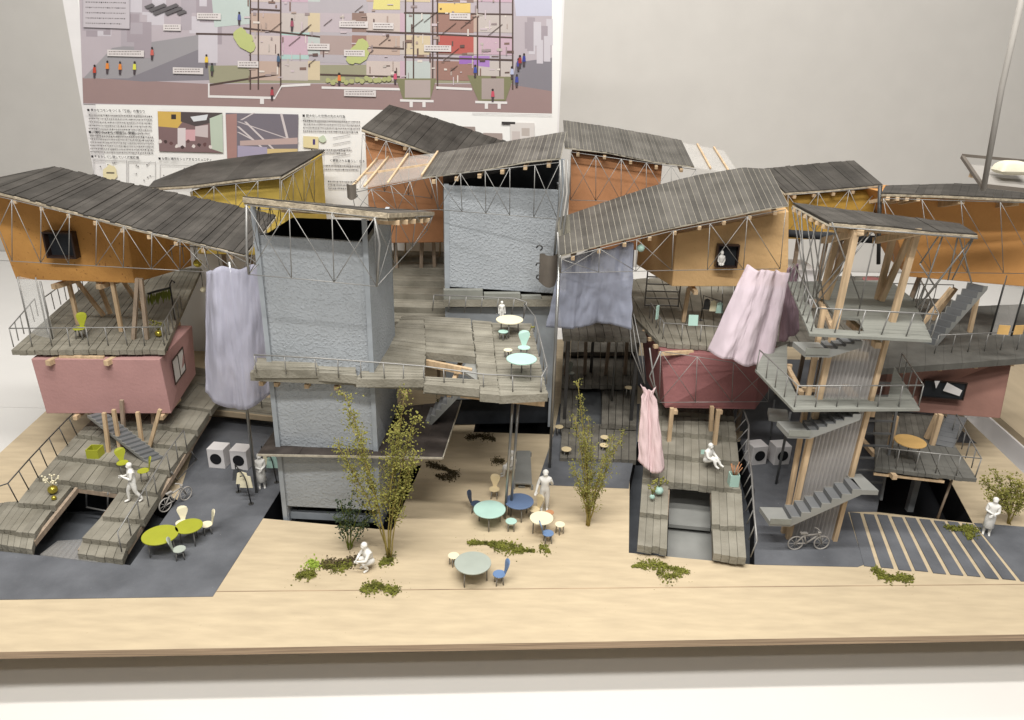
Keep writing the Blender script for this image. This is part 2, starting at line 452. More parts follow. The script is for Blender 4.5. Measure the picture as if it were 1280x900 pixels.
rgt = [G(152,690,.12), G(176,650,.2), G(196,617,.29), G(212,589,.36), G(233,560,.43)]
railing(b, rgt, .27, .3)
b.build('railing', 'wire', sd)
b = MB()
for p in ((108,610),(135,616)): b.tube([G(p[0],p[1]+22,-.2), G(*p,.2)], .012, 5)
b.tube([G(108,634,-.15), G(140,640,-.15)], .012, 5)
b.build('support_frame', 'wire', sd); b = MB()
for p, q in (((222,600),(214,590)),((246,575),(236,560))): b.tube([G(p[0],p[1],0), G(q[0],q[1],.34)], .012, 5)
b.tube([G(195,590,.0), G(222,600,.0), G(246,575,0)], .011, 5)
b.build('support_frame', 'wire', sd)
# translucent ramp in the court
rp = MB()
rp.boards(G(50,693,.02), G(122,703,.02), G(134,672,-.2), G(72,676,-.2), 10, th=.02, gap=.05)
tag(rp.build('ramp', 'acrylic_hazy'), 'frosted corrugated ramp leading down into the sunken court on the left', 'ramp')

#=================================================================== LEFT HOUSE (pink room + orange room)
hl = thing('timber_house', 'leftmost house with pink lower room and orange upper room under a sagging dark roof', 'house', G(130,560))
z0 = .75
fl, fr = G(58,517,z0), G(214,517,z0); br = G(245,468,z0); bl = fl+(br-fr)
b = MB(); b.hexa([fl,fr,br,bl], [V((fl.x-.04,fl.y,1.56)), V((fr.x-.04,fr.y,1.56)), V((br.x+.05,br.y,1.56)), V((bl.x,bl.y,1.56))])
pr = b.build('pink_room', 'pink', hl, bevel=.01)
wa = fr.lerp(br, .22); wb = fr.lerp(br, .62)
window(pr, wa+V((.015,0,0)), wb+V((.02,0,0)), 1.05, 1.42, (1,-.3), depth=.012, mp='white_paint')
# legs under the pink room
for (p, q, zz) in (((178,558),(172,515),.36),((187,558),(200,512),.4),((136,565),(130,516),.36),((150,560),(142,512),.4),((192,530),(190,500),.5),((155,540),(152,500),.5)):
    MB().bar(G(p[0],p[1],zz), at(q[0],q[1],G(p[0],p[1],zz).y), .045).build('leg', 'wood_grey' if q[1]<505 else 'wood', hl)
for px in (96, 203):
    MB().bar(G(px,521,.715)-V((0,.05,0)), G(px,521,.715)+V((-.02,.6,0)), .055).build('beam', 'wood', hl)
# stair under pink room
stair(hl, G(186,579,.36), G(110,519,.76), V((.13,.13,0)), 14, sd=.03)
# deck above
dz = 1.67
A, B = G(14,438,dz), G(206,437,dz); C, D = G(252,335,dz), G(130,335,dz)
b = MB(); b.boards(A, B, C, D, 20, th=.07, gap=.06, jz=.004, stag=.01)
b.build('deck', 'deck', hl)
A2, B2 = G(40,448,1.58), G(205,450,1.58)
for px in (66,138):
    MB().bar(G(px,450,1.53)+V((0,-.12,0)), G(px,450,1.53)+V((.3,1.5,0)), .07).build('beam', 'wood', hl)
MB().bar(G(75,446,1.57), G(130,447,1.57), .05, .04).build('beam', 'wood', hl)
b = MB()
railing(b, [G(48,395,dz), G(17,434,dz), G(205,432,dz), G(216,412,dz), G(228,390,dz)], .27, .25)
railing(b, [G(60,393,dz), G(135,335,dz)], .27, .25)
b.build('railing', 'wire', hl)
# acrylic partition
b = MB()
p0, p1 = G(38,417,dz), G(66,424,dz)
b.hexa([p0, p1, p1+V((.01,.02,0)), p0+V((.01,.02,0))], [V((p.x,p.y,2.5)) for p in (p0,p1,p1+V((.01,.02,0)),p0+V((.01,.02,0)))])
b.build('partition', 'acrylic', hl)
b = MB()
for p in (p0, p1, G(60,418,dz)): b.tube([p, V((p.x,p.y,2.5))], .012, 5)
b.build('post', 'wire', hl)
# orange room
z0 = 2.42
fl, fr = G(20,349,z0), G(168,354,z0); br = fr+V((.42,.95,0)); bl = fl+V((.42,.95,0))
flx = at(-22,240,fl.y)
T = [V((flx.x,fl.y,3.62)), V((at(158,283,fr.y).x,fr.y,3.24)), V((br.x+.03,br.y,3.14)), V((bl.x-.1,bl.y,3.6))]
b = MB(); b.hexa([fl,fr,br,bl], T); orr = b.build('orange_room', 'orange', hl, bevel=.01)
A = at(60,322,fl.y-.12); B = at(98,325,fl.y-.12)
wy = lambda x: fl.y+(fr.y-fl.y)*(x-fl.x)/(fr.x-fl.x)-.012
w = window(orr, (A.x, wy(A.x)), (B.x, wy(B.x)), A.z, at(80,290,fl.y-.12).z, (0,-1), depth=.12, mullion=False, fr=.022)
# struts
for p, q in (((98,405),(84,345)),((138,392),(120,345)),((152,414),(140,350)),((167,424),(172,348)),((130,395),(95,350)),((182,392),(150,345)),((184,424),(176,348))):
    a = G(*p, dz); MB().bar(a, at(q[0],q[1],a.y), .05).build('strut', 'wood_grey' if p[0] in (167,184) else 'wood', hl)
for px in (66,122):
    MB().bar(at(px,357,fl.y-.03)-V((0,0,.02)), at(px,357,fl.y-.03)+V((.3,1.,-.02)), .07).build('joist', 'wood', hl)
# roof
fr_ = [at(-45,230,9.75), at(0,239,9.7), at(69,257,9.55), at(162,282,9.3), at(225,297,9.1), at(306,317,8.85)]
bk_ = [at(45,212,11.5), at(69,208,11.4), at(150,226,11.2), at(234,244,11.), at(300,258,10.8), at(345,268,10.6)]
rf = roof_of(hl, fr_, bk_, 52, jz=.007, stag=.02, gap=.05)
joists(rf, fr_[1:], bk_[1:], 9)
b = MB()
top = [at(-20,241,9.6), at(0,246,9.55), at(75,264,9.45), at(168,286,9.2), at(225,300,9.05)]
bot = [at(-20,324,9.6), at(10,326,9.55), at(75,330,9.45), at(168,335,9.2), at(225,338,9.05)]
truss(b, top, bot, 7, pattern='x')
top2 = [at(225,300,9.05), at(312,322,8.8)]; bot2 = [at(225,338,9.05), at(340,345,8.7)]
truss(b, top2, bot2, 3, pattern='x')
railing(b, [V((-4.9,10.6,2.6)), V((-4.2,10.5,2.6))], .25, .2)
b.build('truss', 'wire', hl)

a = G(321,616); MB().tube([a, V((a.x,a.y,3.15))], .02, 10).build('column', 'pole', hl)
#=================================================================== GREY TOWER (left)
ta = thing('grey_tower', 'grey stucco tower standing in front with a flat plank roof over a dark open band', 'tower', G(410,650))
TL = V(G(355,646)); TR = V(G(477,652)); dirn = (TR-TL).normalized(); nrm = V((-dirn.y, dirn.x, 0))
TB = TR+nrm*1.12+V((.02,0,0)); TLB = TL+nrm*1.12
def wallpanel(parent, name, P, Q, z0, zp, zq, m, th=.05, inward=None, bev=.006, zb=None):
    n = inward.normalized()*th; b = MB(); zb = z0 if zb is None else zb
    b.hexa([V((P.x,P.y,z0)), V((Q.x,Q.y,zb)), V((Q.x,Q.y,zb))+n, V((P.x,P.y,z0))+n], [V((P.x,P.y,zp)), V((Q.x,Q.y,zq)), V((Q.x,Q.y,zq))+n, V((P.x,P.y,zp))+n])
    return b.build(name, m, parent, bevel=bev)
s_ = dirn
wallpanel(ta, 'front_wall', TL+s_*.06, TR, .16, 3.60, 3.56, 'stucco', inward=nrm)
wallpanel(ta, 'side_wall', TR-s_*.0, TB, -.1, 3.56, 3.74, 'stucco', inward=-s_)
wallpanel(ta, 'side_wall', TL+s_*.01, TLB+s_*.01, -.1, 3.62, 3.4, 'stucco', inward=s_)
wallpanel(ta, 'back_wall', TLB+s_*.06, TB-s_*.06, -.1, 3.4, 3.4, 'stucco', inward=-nrm)
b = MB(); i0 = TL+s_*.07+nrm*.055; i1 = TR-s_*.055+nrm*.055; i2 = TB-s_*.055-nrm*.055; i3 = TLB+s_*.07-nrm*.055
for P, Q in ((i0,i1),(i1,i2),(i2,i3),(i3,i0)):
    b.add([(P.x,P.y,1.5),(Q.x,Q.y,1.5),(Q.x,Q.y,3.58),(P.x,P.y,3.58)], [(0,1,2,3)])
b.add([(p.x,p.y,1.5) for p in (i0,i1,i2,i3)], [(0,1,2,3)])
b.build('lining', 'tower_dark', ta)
for P, zz in ((TL-nrm*.01, 3.93), (TR-s_*.05-nrm*.012, 3.82), (TLB, 3.5), (TB-s_*.05, 3.6)):
    b = MB(); b.hexa([V((P.x,P.y,-.05)), V((P.x,P.y,-.05))+s_*.055, V((P.x,P.y,-.05))+s_*.055-nrm*.0+nrm*.05-nrm*.07, V((P.x,P.y,-.05))-nrm*.02], [V((P.x,P.y,zz)), V((P.x,P.y,zz))+s_*.055, V((P.x,P.y,zz))+s_*.055-nrm*.02, V((P.x,P.y,zz))-nrm*.02])
    b.build('post', 'grey_post', ta)
MB().bar(TL+V((0,-.0,-.02))+nrm*.1, TR+V((0,0,-.02))+nrm*.1, .05, .1).build('sill_beam', 'grey_post', ta)
# grey strip blocks at the foot
MB().bar(TL+s_*.1+V((0,.25,-.12)), TR+V((0,.25,-.12)), .2, .06).build('sill_beam', 'stair_dark', ta)
fr_ = [at(304,248,7.75), at(400,258,7.72), at(484,268,7.7)]
bk_ = [at(347,252,9.6), at(440,259,9.6), at(541,266,9.6)]
rf = MB(); fit_boards_on(rf, [p+V((0,0,.02)) for p in fr_], [p+V((0,0,.02)) for p in bk_], 14, th=.02, gap=.03, jz=.006, stag=.015)
rf = rf.build('roof', 'roof_light', ta)
b = MB(); b.bar(fr_[0]+V((0,-.01,-.012)), fr_[2]+V((0,-.01,-.012)), .02, .05); b.bar(fr_[2]+V((0.01,0,-.012)), bk_[2]+V((0.01,0,-.012)), .02, .045)
for k in range(3): b.hexa([p-V((0,0,.03+.02*k)) for p in (fr_[0],fr_[2],bk_[2],bk_[0])], [p-V((0,0,.013+.02*k)) for p in (fr_[0],fr_[2],bk_[2],bk_[0])])
b.build('underlay', 'card_tan', rf)
for px, py in ((355,262),(421,268),(461,271)):
    a = at(px,py,7.78); MB().bar(a, a+V((.08,1.6,-.33)), .06).build('joist', 'wood', rf)
for k in range(5):
    a = fr_[2].lerp(bk_[2], .15+.17*k); MB().bar(a+V((.04,0,-.09)), a+V((-.22,-.02,-.08)), .045).build('joist', 'wood', rf)
b = MB()
t0 = [at(308,256,7.68), at(390,263,7.66), at(468,272,7.62)]; b0 = [at(311,343,7.68), at(390,350,7.66), at(471,358,7.62)]
truss(b, t0, b0, 3, pattern='x')
b.tube([t0[0], b0[0]+V((-.0,0,.2)), b0[0]], .012, 6); b.tube([t0[2]+V((.0,0,-.0)), b0[2]+V((.05,.0,.45)), b0[2]], .012, 6)
t1 = [t0[2], at(541,270,9.3)]; b1 = [b0[2], at(534,288,9.3)]
truss(b, t1, b1, 3, pattern='x')
t1 = [t0[0], at(350,256,9.3)]; b1 = [b0[0], at(352,300,9.3)]
truss(b, t1, b1, 3, pattern='xx')
b.build('truss', 'wire', ta)
# dark lower canopy wrapping the tower
cz = 1.02
cn = MB(); A, B = G(322,567,cz), G(553,571,cz); C, D = G(576,500,cz), G(352,525,cz)
cn.boards(A, B, C, D, 9, th=.03, gap=.01, jz=.003, stag=.006)
c_ = cn.build('canopy', 'canopy', ta)
b = MB(); b.bar(A+V((0,-.008,-.015)), B+V((0,-.008,-.015)), .012, .026); b.bar(B+V((.008,0,-.015)), C+V((.008,0,-.015)), .012, .026); b.build('rim', 'card_mid', c_)

#=================================================================== TERRACE between the towers
te = thing('terrace', 'wide grey board terrace with wire railing reaching back between the two grey towers', 'terrace', G(600,640))
def depth_boards(px, z, n, th=.1, m='deck', jz=.005, stag=.02):      # boards parallel to the front edge
    A, B, C, D = [G(a, b_, zz) for (a, b_), zz in zip(px, z if isinstance(z, (list,tuple)) else [z]*4)]
    b = MB(); b.boards(A, D, C, B, int(n*1.7), th=th, gap=.03, jz=jz*.6, stag=.008); return b.build('deck', m, te)
zt = 1.98
depth_boards([(317,462),(398,462),(394,450),(322,447)], 2.13, 5)
depth_boards([(398,466),(446,470),(444,458),(394,452)], 2.09, 4)
depth_boards([(444,474),(530,474),(532,440),(478,432)], 2.05, 11)
depth_boards([(478,432),(532,440),(530,394),(503,395)], [2.05,2.05,2.15,2.15], 15)
depth_boards([(530,480),(600,486),(598,474),(530,470)], 2.0, 4)
depth_boards([(532,440),(594,446),(588,398),(530,395)], [2.03,2.03,2.13,2.13], 17)
depth_boards([(600,492),(624,494),(614,402),(590,400)], [1.95,1.95,2.08,2.08], 30)
depth_boards([(624,495),(684,492),(664,404),(614,403)], [1.9,1.88,2.03,2.03], 30)
# thick rim under the front edge
for p, q, za, zb in (((315,468),(444,474),2.03,1.98),((444,476),(530,480),1.97,1.93),((530,484),(604,490),1.92,1.88),((604,493),(684,494),1.86,1.82)):
    MB().bar(G(p[0],p[1],za)+V((0,-.02,0)), G(q[0],q[1],zb)+V((0,-.02,0)), .09, .10).build('rim', 'deck', te)
P1 = G(530,450,1.95); P2 = G(590,462,1.95)
MB().hexa([P1-V((0,0,.09)), P2-V((0,0,.09)), P2+V((0,.05,-.09)), P1+V((0,.05,-.09))], [P1, P2, P2+V((0,.05,0)), P1+V((0,.05,0))]).build('opening_trim', 'wood', te)
MB().slab([G(576,462,1.93),G(597,476,1.93),G(600,452,1.93),G(590,446,1.93)], .03).build('hatch', 'stair_grey', te)
MB().bar(G(576,492,1.78), G(681,503,1.72), .05, .09).build('beam', 'wood', te)
for k, px in enumerate((326,345,383,420,505,561,608,643)):
    a = G(px, 480+ (px-326)*.06, 1.86 if px<530 else 1.78); MB().bar(a, a+V((.1,1.5,.02)), .05).build('joist', 'wood', te)
b = MB()
rail = [G(320,466,2.1), G(395,470,2.08), G(480,476,2.02), G(530,480,1.98), G(604,490,1.9), G(676,493,1.86), G(683,480,1.87), G(668,415,2.0), G(655,398,2.03), G(640,393,2.05), G(540,389,2.1)]
railing(b, rail[:6], .22, .27); railing(b, rail[5:9], .22, .35); railing(b, rail[8:], .24, .25, lean=(.03,0))
b.build('railing', 'wire', te)
for px, py, tx in ((631,648,641),(638,645,648)):
    a = G(px,py); MB().tube([a, at(tx,503,a.y)], .017, 8).build('column', 'pole', te)
# stair under the terrace
stair(te, G(507,560,.55), at(573,492,8.6), V((.02,.38,0)), 10, m='stair_grey')

#=================================================================== GREY TOWER (back)
tb = thing('grey_tower', 'grey stucco tower behind the terrace with a sloping roof that ends in clear panels', 'tower', G(625,535))
BL, BR = V(G(558,536)), V(G(690,533)); sd_ = (BR-BL).normalized(); nn = V((-sd_.y, sd_.x, 0)); BBR = BR+nn*1.3; BBL = BL+nn*1.3
wallpanel(tb, 'front_wall', BL, BR, 2.32, 3.78, 3.72, 'stucco', inward=nn, zb=2.2)
wallpanel(tb, 'side_wall', BR, BBR, 2.2, 3.75, 3.9, 'stucco', inward=-sd_)
wallpanel(tb, 'side_wall', BL, BBL, 2.2, 3.75, 3.75, 'stucco', inward=sd_)
wallpanel(tb, 'back_wall', BBL, BBR, 2.2, 3.75, 3.75, 'stucco', inward=-nn)
wallpanel(tb, 'lower_wall', BL-nn*.0, BR, .5, 2.0, 2.0, 'grey_post', inward=nn)
wallpanel(tb, 'lower_side_wall', BR, BBR, 0, 2.0, 2.0, 'grey_post', inward=-sd_)
b = MB(); b.add([tuple(v) for v in (V((BL.x,BL.y+.1,.02)), V((BR.x,BR.y+.1,.02)), V((BR.x,BR.y+.1,.5)), V((BL.x,BL.y+.1,.5)))], [(0,1,2,3)]); b.build('opening_shade_sheet', 'tower_dark', tb); b = MB()  # near-black sheet paints the shade inside the foot opening
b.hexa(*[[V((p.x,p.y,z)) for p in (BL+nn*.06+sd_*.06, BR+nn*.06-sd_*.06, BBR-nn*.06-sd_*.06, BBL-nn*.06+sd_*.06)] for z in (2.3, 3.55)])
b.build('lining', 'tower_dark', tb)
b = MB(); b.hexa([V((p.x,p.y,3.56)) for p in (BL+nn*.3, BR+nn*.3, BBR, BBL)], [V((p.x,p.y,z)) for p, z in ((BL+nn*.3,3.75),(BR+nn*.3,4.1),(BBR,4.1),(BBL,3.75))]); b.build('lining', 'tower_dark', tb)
for P, zz in ((BL-nn*.012, 3.8), (BR-sd_*.07-nn*.012, 4.15)):
    b = MB(); q = [P, P+sd_*.07, P+sd_*.07+nn*.03, P+nn*.03]; b.hexa([V((p.x,p.y,0)) for p in q], [V((p.x,p.y,zz)) for p in q]); b.build('post', 'grey_post', tb)
# floor slab
A, B = BL-nn*.12-sd_*.02, BR-nn*.15+sd_*.02
MB().hexa([V((p.x,p.y,2.05)) for p in (A,B,BBR,BBL)], [V((p.x,p.y,2.16)) for p in (A,B,BBR,BBL)]).build('floor_slab', 'deck', tb)
for t0_, t1_, zz in ((.0,.34,2.30),(.34,.66,2.25),(.66,.84,2.21)):
    a = A.lerp(B, t0_); c = A.lerp(B, t1_-.01); MB().hexa([V((p.x,p.y,2.162)) for p in (a, c, c+nn*.1, a+nn*.1)], [V((p.x,p.y,zz)) for p in (a, c, c+nn*.1, a+nn*.1)]).build('upstand', 'deck_grey', tb)
# roof
fr_ = [at(528,221,10.55), at(600,212,10.5), at(660,201,10.45), at(701,197,10.4)]
bk_ = [at(548,191,12.), at(600,182,12.), at(660,172,12.), at(708,164,12.)]
rf = roof_of(tb, fr_, bk_, 22, m='roof_light', jz=.004, stag=.006, gap=.03)
joists(rf, fr_, bk_, 6, w=.05)
cf = [at(437,237,10.6), at(480,232,10.58), at(528,221,10.55)]; cb = [at(470,200,12.), at(510,194,12.), at(548,191,12.)]
MB().boards(cf[0], cf[2], cb[2], cb[0], 1, th=.02, gap=0).build('clear_panel', 'acrylic_hazy', rf)
for t_ in (.02,.2,.52,.99):
    MB().bar(poly(cf,t_)+V((0,0,.02)), poly(cb,t_)+V((0,0,.02)), .026).build('rafter', 'wood', rf)
MB().bar(lerp(cf[0],cb[0],.5), lerp(cf[2],cb[2],.5), .03).build('rafter', 'wood', rf)
b = MB()
truss(b, [at(440,241,10.5), at(537,222,10.5)], [at(445,266,10.5), at(548,262,10.5)], 4, pattern='x')
truss(b, [at(545,220,10.45), at(700,203,10.35)], [at(548,262,10.45), at(697,274,10.35)], 5, pattern='x')
for dx in (0, .05, .1): b.tube([at(700,200,10.3)+V((dx,0,0)), at(699,240,10.3)+V((dx+.03,0,0)), at(696,280,10.3)+V((dx,0,0)), at(693,320,10.3)+V((dx,0,0))], .016, 6)
b.build('truss', 'wire', tb)
def scroll(name, label, c, s, flip=1, rot=0):
    o = thing(name, label, 'scroll', c); b = MB(); m = Matrix.Rotation(rot, 3, 'Z')
    W = 9
    for i in range(W):
        for k in (0, 1): pass
    vs = []
    for i in range(W+1):
        u = i/W; y = -.12*math.sin(u*PI)*s; x = (u-.5)*.30*s
        vs += [V((x, y, (.42+.02*math.sin(u*9))*s)), V((x, y, (0-.03*math.sin(u*PI)*2)*s)), V((x, y+.008, .42*s)), V((x, y+.008, (-.06*math.sin(u*PI))*s))]
    vs = [V(c)+m@v for v in vs]
    fs = []
    for i in range(W):
        a = i*4; fs += [(a,a+1,a+5,a+4),(a+2,a+6,a+7,a+3)]
    b.add(vs, fs, True); b.build('panel', 'rim_brown', o)
    b = MB()
    for z, d in ((.50,1),(.24,1),(.06,-1)):
        cc = V(c)+m@V((-.15*s*flip, 0, z*s))
        b = MB(); b.tube([cc+m@V((math.cos(a/8*PI*1.5)*.05*s*(1-a/16)*d*-flip, 0, math.sin(a/8*PI*1.5)*.05*s*(1-a/16))) for a in range(9)], .012*s, 6)
        b.build('scroll_wire', 'wire_dark', o)
scroll('rain_chute', 'dark curled metal chute fixed at the right edge of the back grey tower', at(686,352,10.35), .95)
scroll('rain_chute', 'dark curled metal chute at the low tip of the clear roof panels', at(440,247,10.3), .42, -1)
# little plank panel beside
MB().boards(at(697,318,10.2), at(716,314,10.3), at(712,268,10.4), at(697,272,10.3), 3, th=.03).build('plank_panel', 'deck', tb)

#=================================================================== MIDDLE RIGHT STEPPED DECK
sm_ = thing('stepped_deck', 'grey stepped timber deck round a narrow sunken court below the dark red room', 'deck', G(860,640))
for q, z, n in (([(797,680),(834,686),(835,645),(800,640)], .15, 4), ([(800,640),(835,645),(836,604),(803,598)], .22, 4),
    ([(892,692),(933,697),(930,657),(890,655)], .15, 4), ([(890,656),(930,658),(927,612),(889,606)], .22, 4),
    ([(803,598),(926,612),(924,578),(806,565)], .29, 12), ([(806,565),(924,577),(921,548),(808,537)], .37, 12),
    ([(808,537),(921,547),(918,520),(811,512)], .45, 12), ([(811,512),(918,520),(914,494),(815,488)], .53, 12)):
    b = MB(); b.boards(*GP(*q, z=z), n, th=.10, gap=.04, jz=.006, stag=.015); b.build('step', 'deck', sm_)
b = MB(); b.bar(G(830,690,.05), G(836,600,.15), .04, .07); b.bar(G(893,697,.05), G(889,606,.15), .04, .07); b.bar(G(836,603,.2), G(889,609,.2), .05, .07); b.build('beam', 'wood_grey', sm_)
b = MB()
rr = [(936,696,.1),(932,657,.22),(928,610,.29),(923,577,.37),(919,548,.45),(912,505,.55)]
oo = [(946,688),(943,650),(944,610),(936,570),(930,530),(918,490)]
ob = [G(a[0],a[1],p[2]+.16) for a, p in zip(oo, rr)]; ib = [G(*p) for p in rr]
ob = [V((p.x+.02, i_.y, i_.z+.22)) for p, i_ in zip(ob, ib)]
b.tube(ob, .013, 6)
for k in range(14):
    b.tube([poly(ib, k/13)+V((.02,0,0)), poly(ob, k/13)], .008, 5)
b.build('railing', 'wire', sm_)
b = MB(); b.slab([G(834,700,-.28),G(890,703,-.28),G(889,640,-.28),G(836,636,-.28)], .06); b.slab([G(836,655,-.17),G(888,660,-.17),G(889,612,-.17),G(836,606,-.17)], .05)
tag(b.build('sunken_floor', 'stair_grey'), 'blue-grey stepped floor inside the narrow court of the middle deck', 'floor')

#=================================================================== RIGHT-CENTRE HOUSE
hm = thing('timber_house', 'house with dark red lower room and pale orange upper room beside the pink curtain', 'house', G(870,560))
z0 = .78
fl, fr = G(831,510,z0), G(944,512,z0); br = G(968,478,z0); bl = G(808,476,z0)
T = [G(826,438,1.6), G(950,448,1.6), V((br.x+.05,br.y,1.6)), G(800,398,1.6)]
MB().hexa([fl,fr,br,bl], T).build('red_room', 'red', hm, bevel=.012)
b = MB()
f = lambda x, y, d=.07: at(x, y, fl.y-d)
truss(b, [f(826,439), f(962,460)], [f(824,503), f(960,502)], 3, pattern='x')
b.tube([f(826,439), f(812,470), f(824,503)], .011, 6)
b.tube([f(812,435), f(818,480), f(824,503)], .011, 6)
b.build('truss', 'wire', hm)
for p, q in (((836,552),(840,510)),((893,556),(898,512)),((888,545),(890,508))):
    a = G(*p, .36); MB().bar(a, at(q[0],q[1],a.y), .055).build('leg', 'wood', hm)
for px in (844,900): MB().bar(G(px,514,.75)-V((0,.05,0)), G(px,514,.75)+V((0,1,0)), .055).build('beam', 'wood', hm)
dz = 1.68
A, B = G(824,428,dz), G(945,438,dz); C, D = G(962,335,dz), G(778,350,dz)
b = MB(); b.boards(A, B, C, D, 12, th=.07, gap=.06, jz=.006, stag=.02); b.build('deck', 'deck', hm)
b = MB(); b.boards(G(790,393,dz-.005), G(824,428,dz-.005), G(815,350,dz-.005), G(770,352,dz-.005), 5, th=.06, gap=.06, jz=.004, stag=.015); b.build('deck', 'deck', hm)
for k in range(5):
    a = G(796+k*7, 406+k*9, 1.6); MB().bar(a, a+V((.5,.1,0)), .05).build('joist', 'wood', hm)
b = MB(); railing(b, [G(812,398,dz), G(828,424,dz), G(945,432,dz)], .25, .26); b.build('railing', 'wire', hm)
# orange pale room
z0 = 2.4
fl, fr = G(840,358,z0), G(985,358,z0); bl = fl+V((-.35,1.2,0)); br = fr+V((.1,1.2,0))
T = [at(846,292,fl.y), at(986,264,fr.y), br+V((0,0,1.05)), bl+V((0,0,.85))]
opr = MB().hexa([fl,fr,br,bl], T).build('orange_room', 'orange_pale', hm, bevel=.01)
W_Y = fl.y
A = at(893,333,fl.y-.03); B = at(920,333,fl.y-.03)
b_top = at(893,305,fl.y-.05).z
window(opr, (A.x, fl.y+.0), (B.x, fl.y+.0), A.z, b_top, (0,-1), depth=.10, mullion=False, fr=.018)
for p, q in (((854,402),(861,360)),):
    a = G(*p, dz); MB().bar(a, at(q[0],q[1],a.y), .055).build('strut', 'wood', hm)
MB().bar(at(870,366,fl.y-.02), at(870,366,fl.y-.02)+V((0,.9,0)), .06).build('joist', 'wood', hm)
fr_ = [at(700,319,9.5), at(760,303,9.7), at(830,286,9.95), at(905,271,10.2), at(960,260,10.3), at(986,256,10.35)]
bk_ = [at(697,273,11.1), at(748,255,11.3), at(810,234,11.5), at(870,219,11.7), at(930,209,11.8), at(960,208,11.8)]
bk_[-1] = at(962,211,11.8)
rf = roof_of(hm, fr_, bk_, 30, m='roof_light', jz=.008, stag=.006, gap=.06)
joists(rf, fr_, bk_, 9, w=.045)
b = MB()
tp = [at(702,324,9.45), at(760,308,9.65), at(835,290,9.9), at(905,276,10.12), at(982,262,10.22)]
bt = [at(701,341,9.45), at(760,340,9.65), at(835,338,9.9), at(905,337,10.12), at(975,336,10.22)]
truss(b, tp, bt, 6, pattern='x')
b.tube([at(697,290,9.45), at(700,341,9.45)], .014, 6)
for k in range(3): b.tube([at(786+k*3,392,10.), at(790+k*6,440,9.8), at(806,480,9.7)], .007, 5)
b.build('truss', 'wire', hm)
a = G(687,585); MB().tube([a, V((a.x+.0,a.y,3.12))], .022, 10).build('column', 'pole', hm)
a = G(764,512); MB().tube([a, V((a.x,a.y,2.6))], .02, 10).build('column', 'pole', hm)
# ladder stair behind
b = MB()
for k in range(7):
    b.bar(V((2.15,11.9,1.72+k*.12)), V((2.7,11.9,1.72+k*.12)), .02, .02)
for x in (2.15,2.7): b.bar(V((x,11.9,1.7)), V((x,11.9,2.6)), .02)
b.build('ladder', 'wire', hm)

#=================================================================== DARK LINK DECKS under the shade cloth
lk = thing('stepped_deck', 'shadowed stepped deck running back between the grey tower and the dark red room', 'deck', G(740,560))
for q, z, n in (([(700,572),(796,575),(796,530),(703,530)], .06, 10), ([(752,530),(796,532),(798,480),(753,480)], .16, 5), ([(700,528),(722,530),(724,480),(702,480)], .16, 3),
    ([(702,480),(798,482),(798,440),(704,440)], .3, 10), ([(704,440),(798,440),(796,405),(706,405)], .42, 10), ([(706,405),(796,405),(790,370),(708,370)], .6, 10), ([(708,372),(780,372),(775,340),(708,340)], 1.1, 9)):
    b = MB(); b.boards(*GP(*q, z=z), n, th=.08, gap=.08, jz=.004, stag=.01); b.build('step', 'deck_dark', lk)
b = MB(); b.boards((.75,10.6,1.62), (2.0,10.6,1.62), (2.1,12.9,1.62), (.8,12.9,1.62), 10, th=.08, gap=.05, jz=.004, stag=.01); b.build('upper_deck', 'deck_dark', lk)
for x, y in ((.85,10.8),(1.9,10.8),(1.4,12.4)): MB().bar((x,y,0), (x,y,1.55), .05).build('post', 'wire_dark', lk)
b = MB(); b.slab([G(722,530,.02),G(752,532,.02),G(752,470,.12),G(722,470,.12)], .03); b.build('infill', 'slate', lk)
bk = thing('back_deck', 'grey stepped deck seen through the slot between the two grey towers', 'deck', V((-1.6,12,1.5)))
for k in range(6):
    z = 1.75+.09*k; y = 10.7+.42*k
    b = MB(); b.boards((-2.6,y,z), (-2.6,y+.44,z), (-1.0,y+.44,z), (-1.0,y,z), 6, th=.09, gap=.05, jz=.003, stag=.01); b.build('step', 'deck', bk)
b = MB(); b.box(-2.3,10.4,1.2,-1.9,10.46,1.75); b.box(-1.5,10.5,1.1,-1.1,10.55,1.7); b.build('board', 'deck_dark', bk)
b = MB()
for x in (-2.2,-1.9,-1.6,-1.3,-1.1): b.tube([(x,12.9,2.1),(x+.05,12.9,3.4)], .016, 5)
b.build('post', 'wood', bk)

#=================================================================== BACK ROOMS
def back_room(label, q_front, q_side, Yf, dY, z0, m, fr_, bk_, nb, tr=None, rm='roof', jn=5, n_legs=4, sidec=None, roof_=True):
    """q_front: px of top-left, top-right of the front face"""
    o = thing('timber_room', label, 'room', (at(*q_front[0], Yf).x+.5, Yf, 0), 'coloured rooms raised on legs at the back of the model')
    a, c = at(*q_front[0], Yf), at(*q_front[1], Yf+q_side)
    A0, C0 = V((a.x,a.y,z0)), V((c.x,c.y,z0)); dd = V((dY*.12, dY, 0))
    MB().hexa([A0, C0, C0+dd, A0+dd], [a, c, c+dd+V((0,0,.1)), a+dd+V((0,0,.1))]).build('wall', m, o, bevel=.01)
    r = roof_of(o, fr_, bk_, nb, m=rm, jz=.005, stag=.012, gap=.04)
    joists(r, fr_, bk_, jn, w=.045)
    for k in range(n_legs):
        p = A0.lerp(C0, (k+.3)/n_legs)+V((0,.3,0)); MB().bar(V((p.x,p.y,0)), V((p.x+.06*(-1)**k,p.y,z0)), .055).build('leg', 'wood_grey', o)
    if tr:
        b = MB(); truss(b, tr[0], tr[1], tr[2], pattern='xx'); b.build('truss', 'wire', o)
    return o
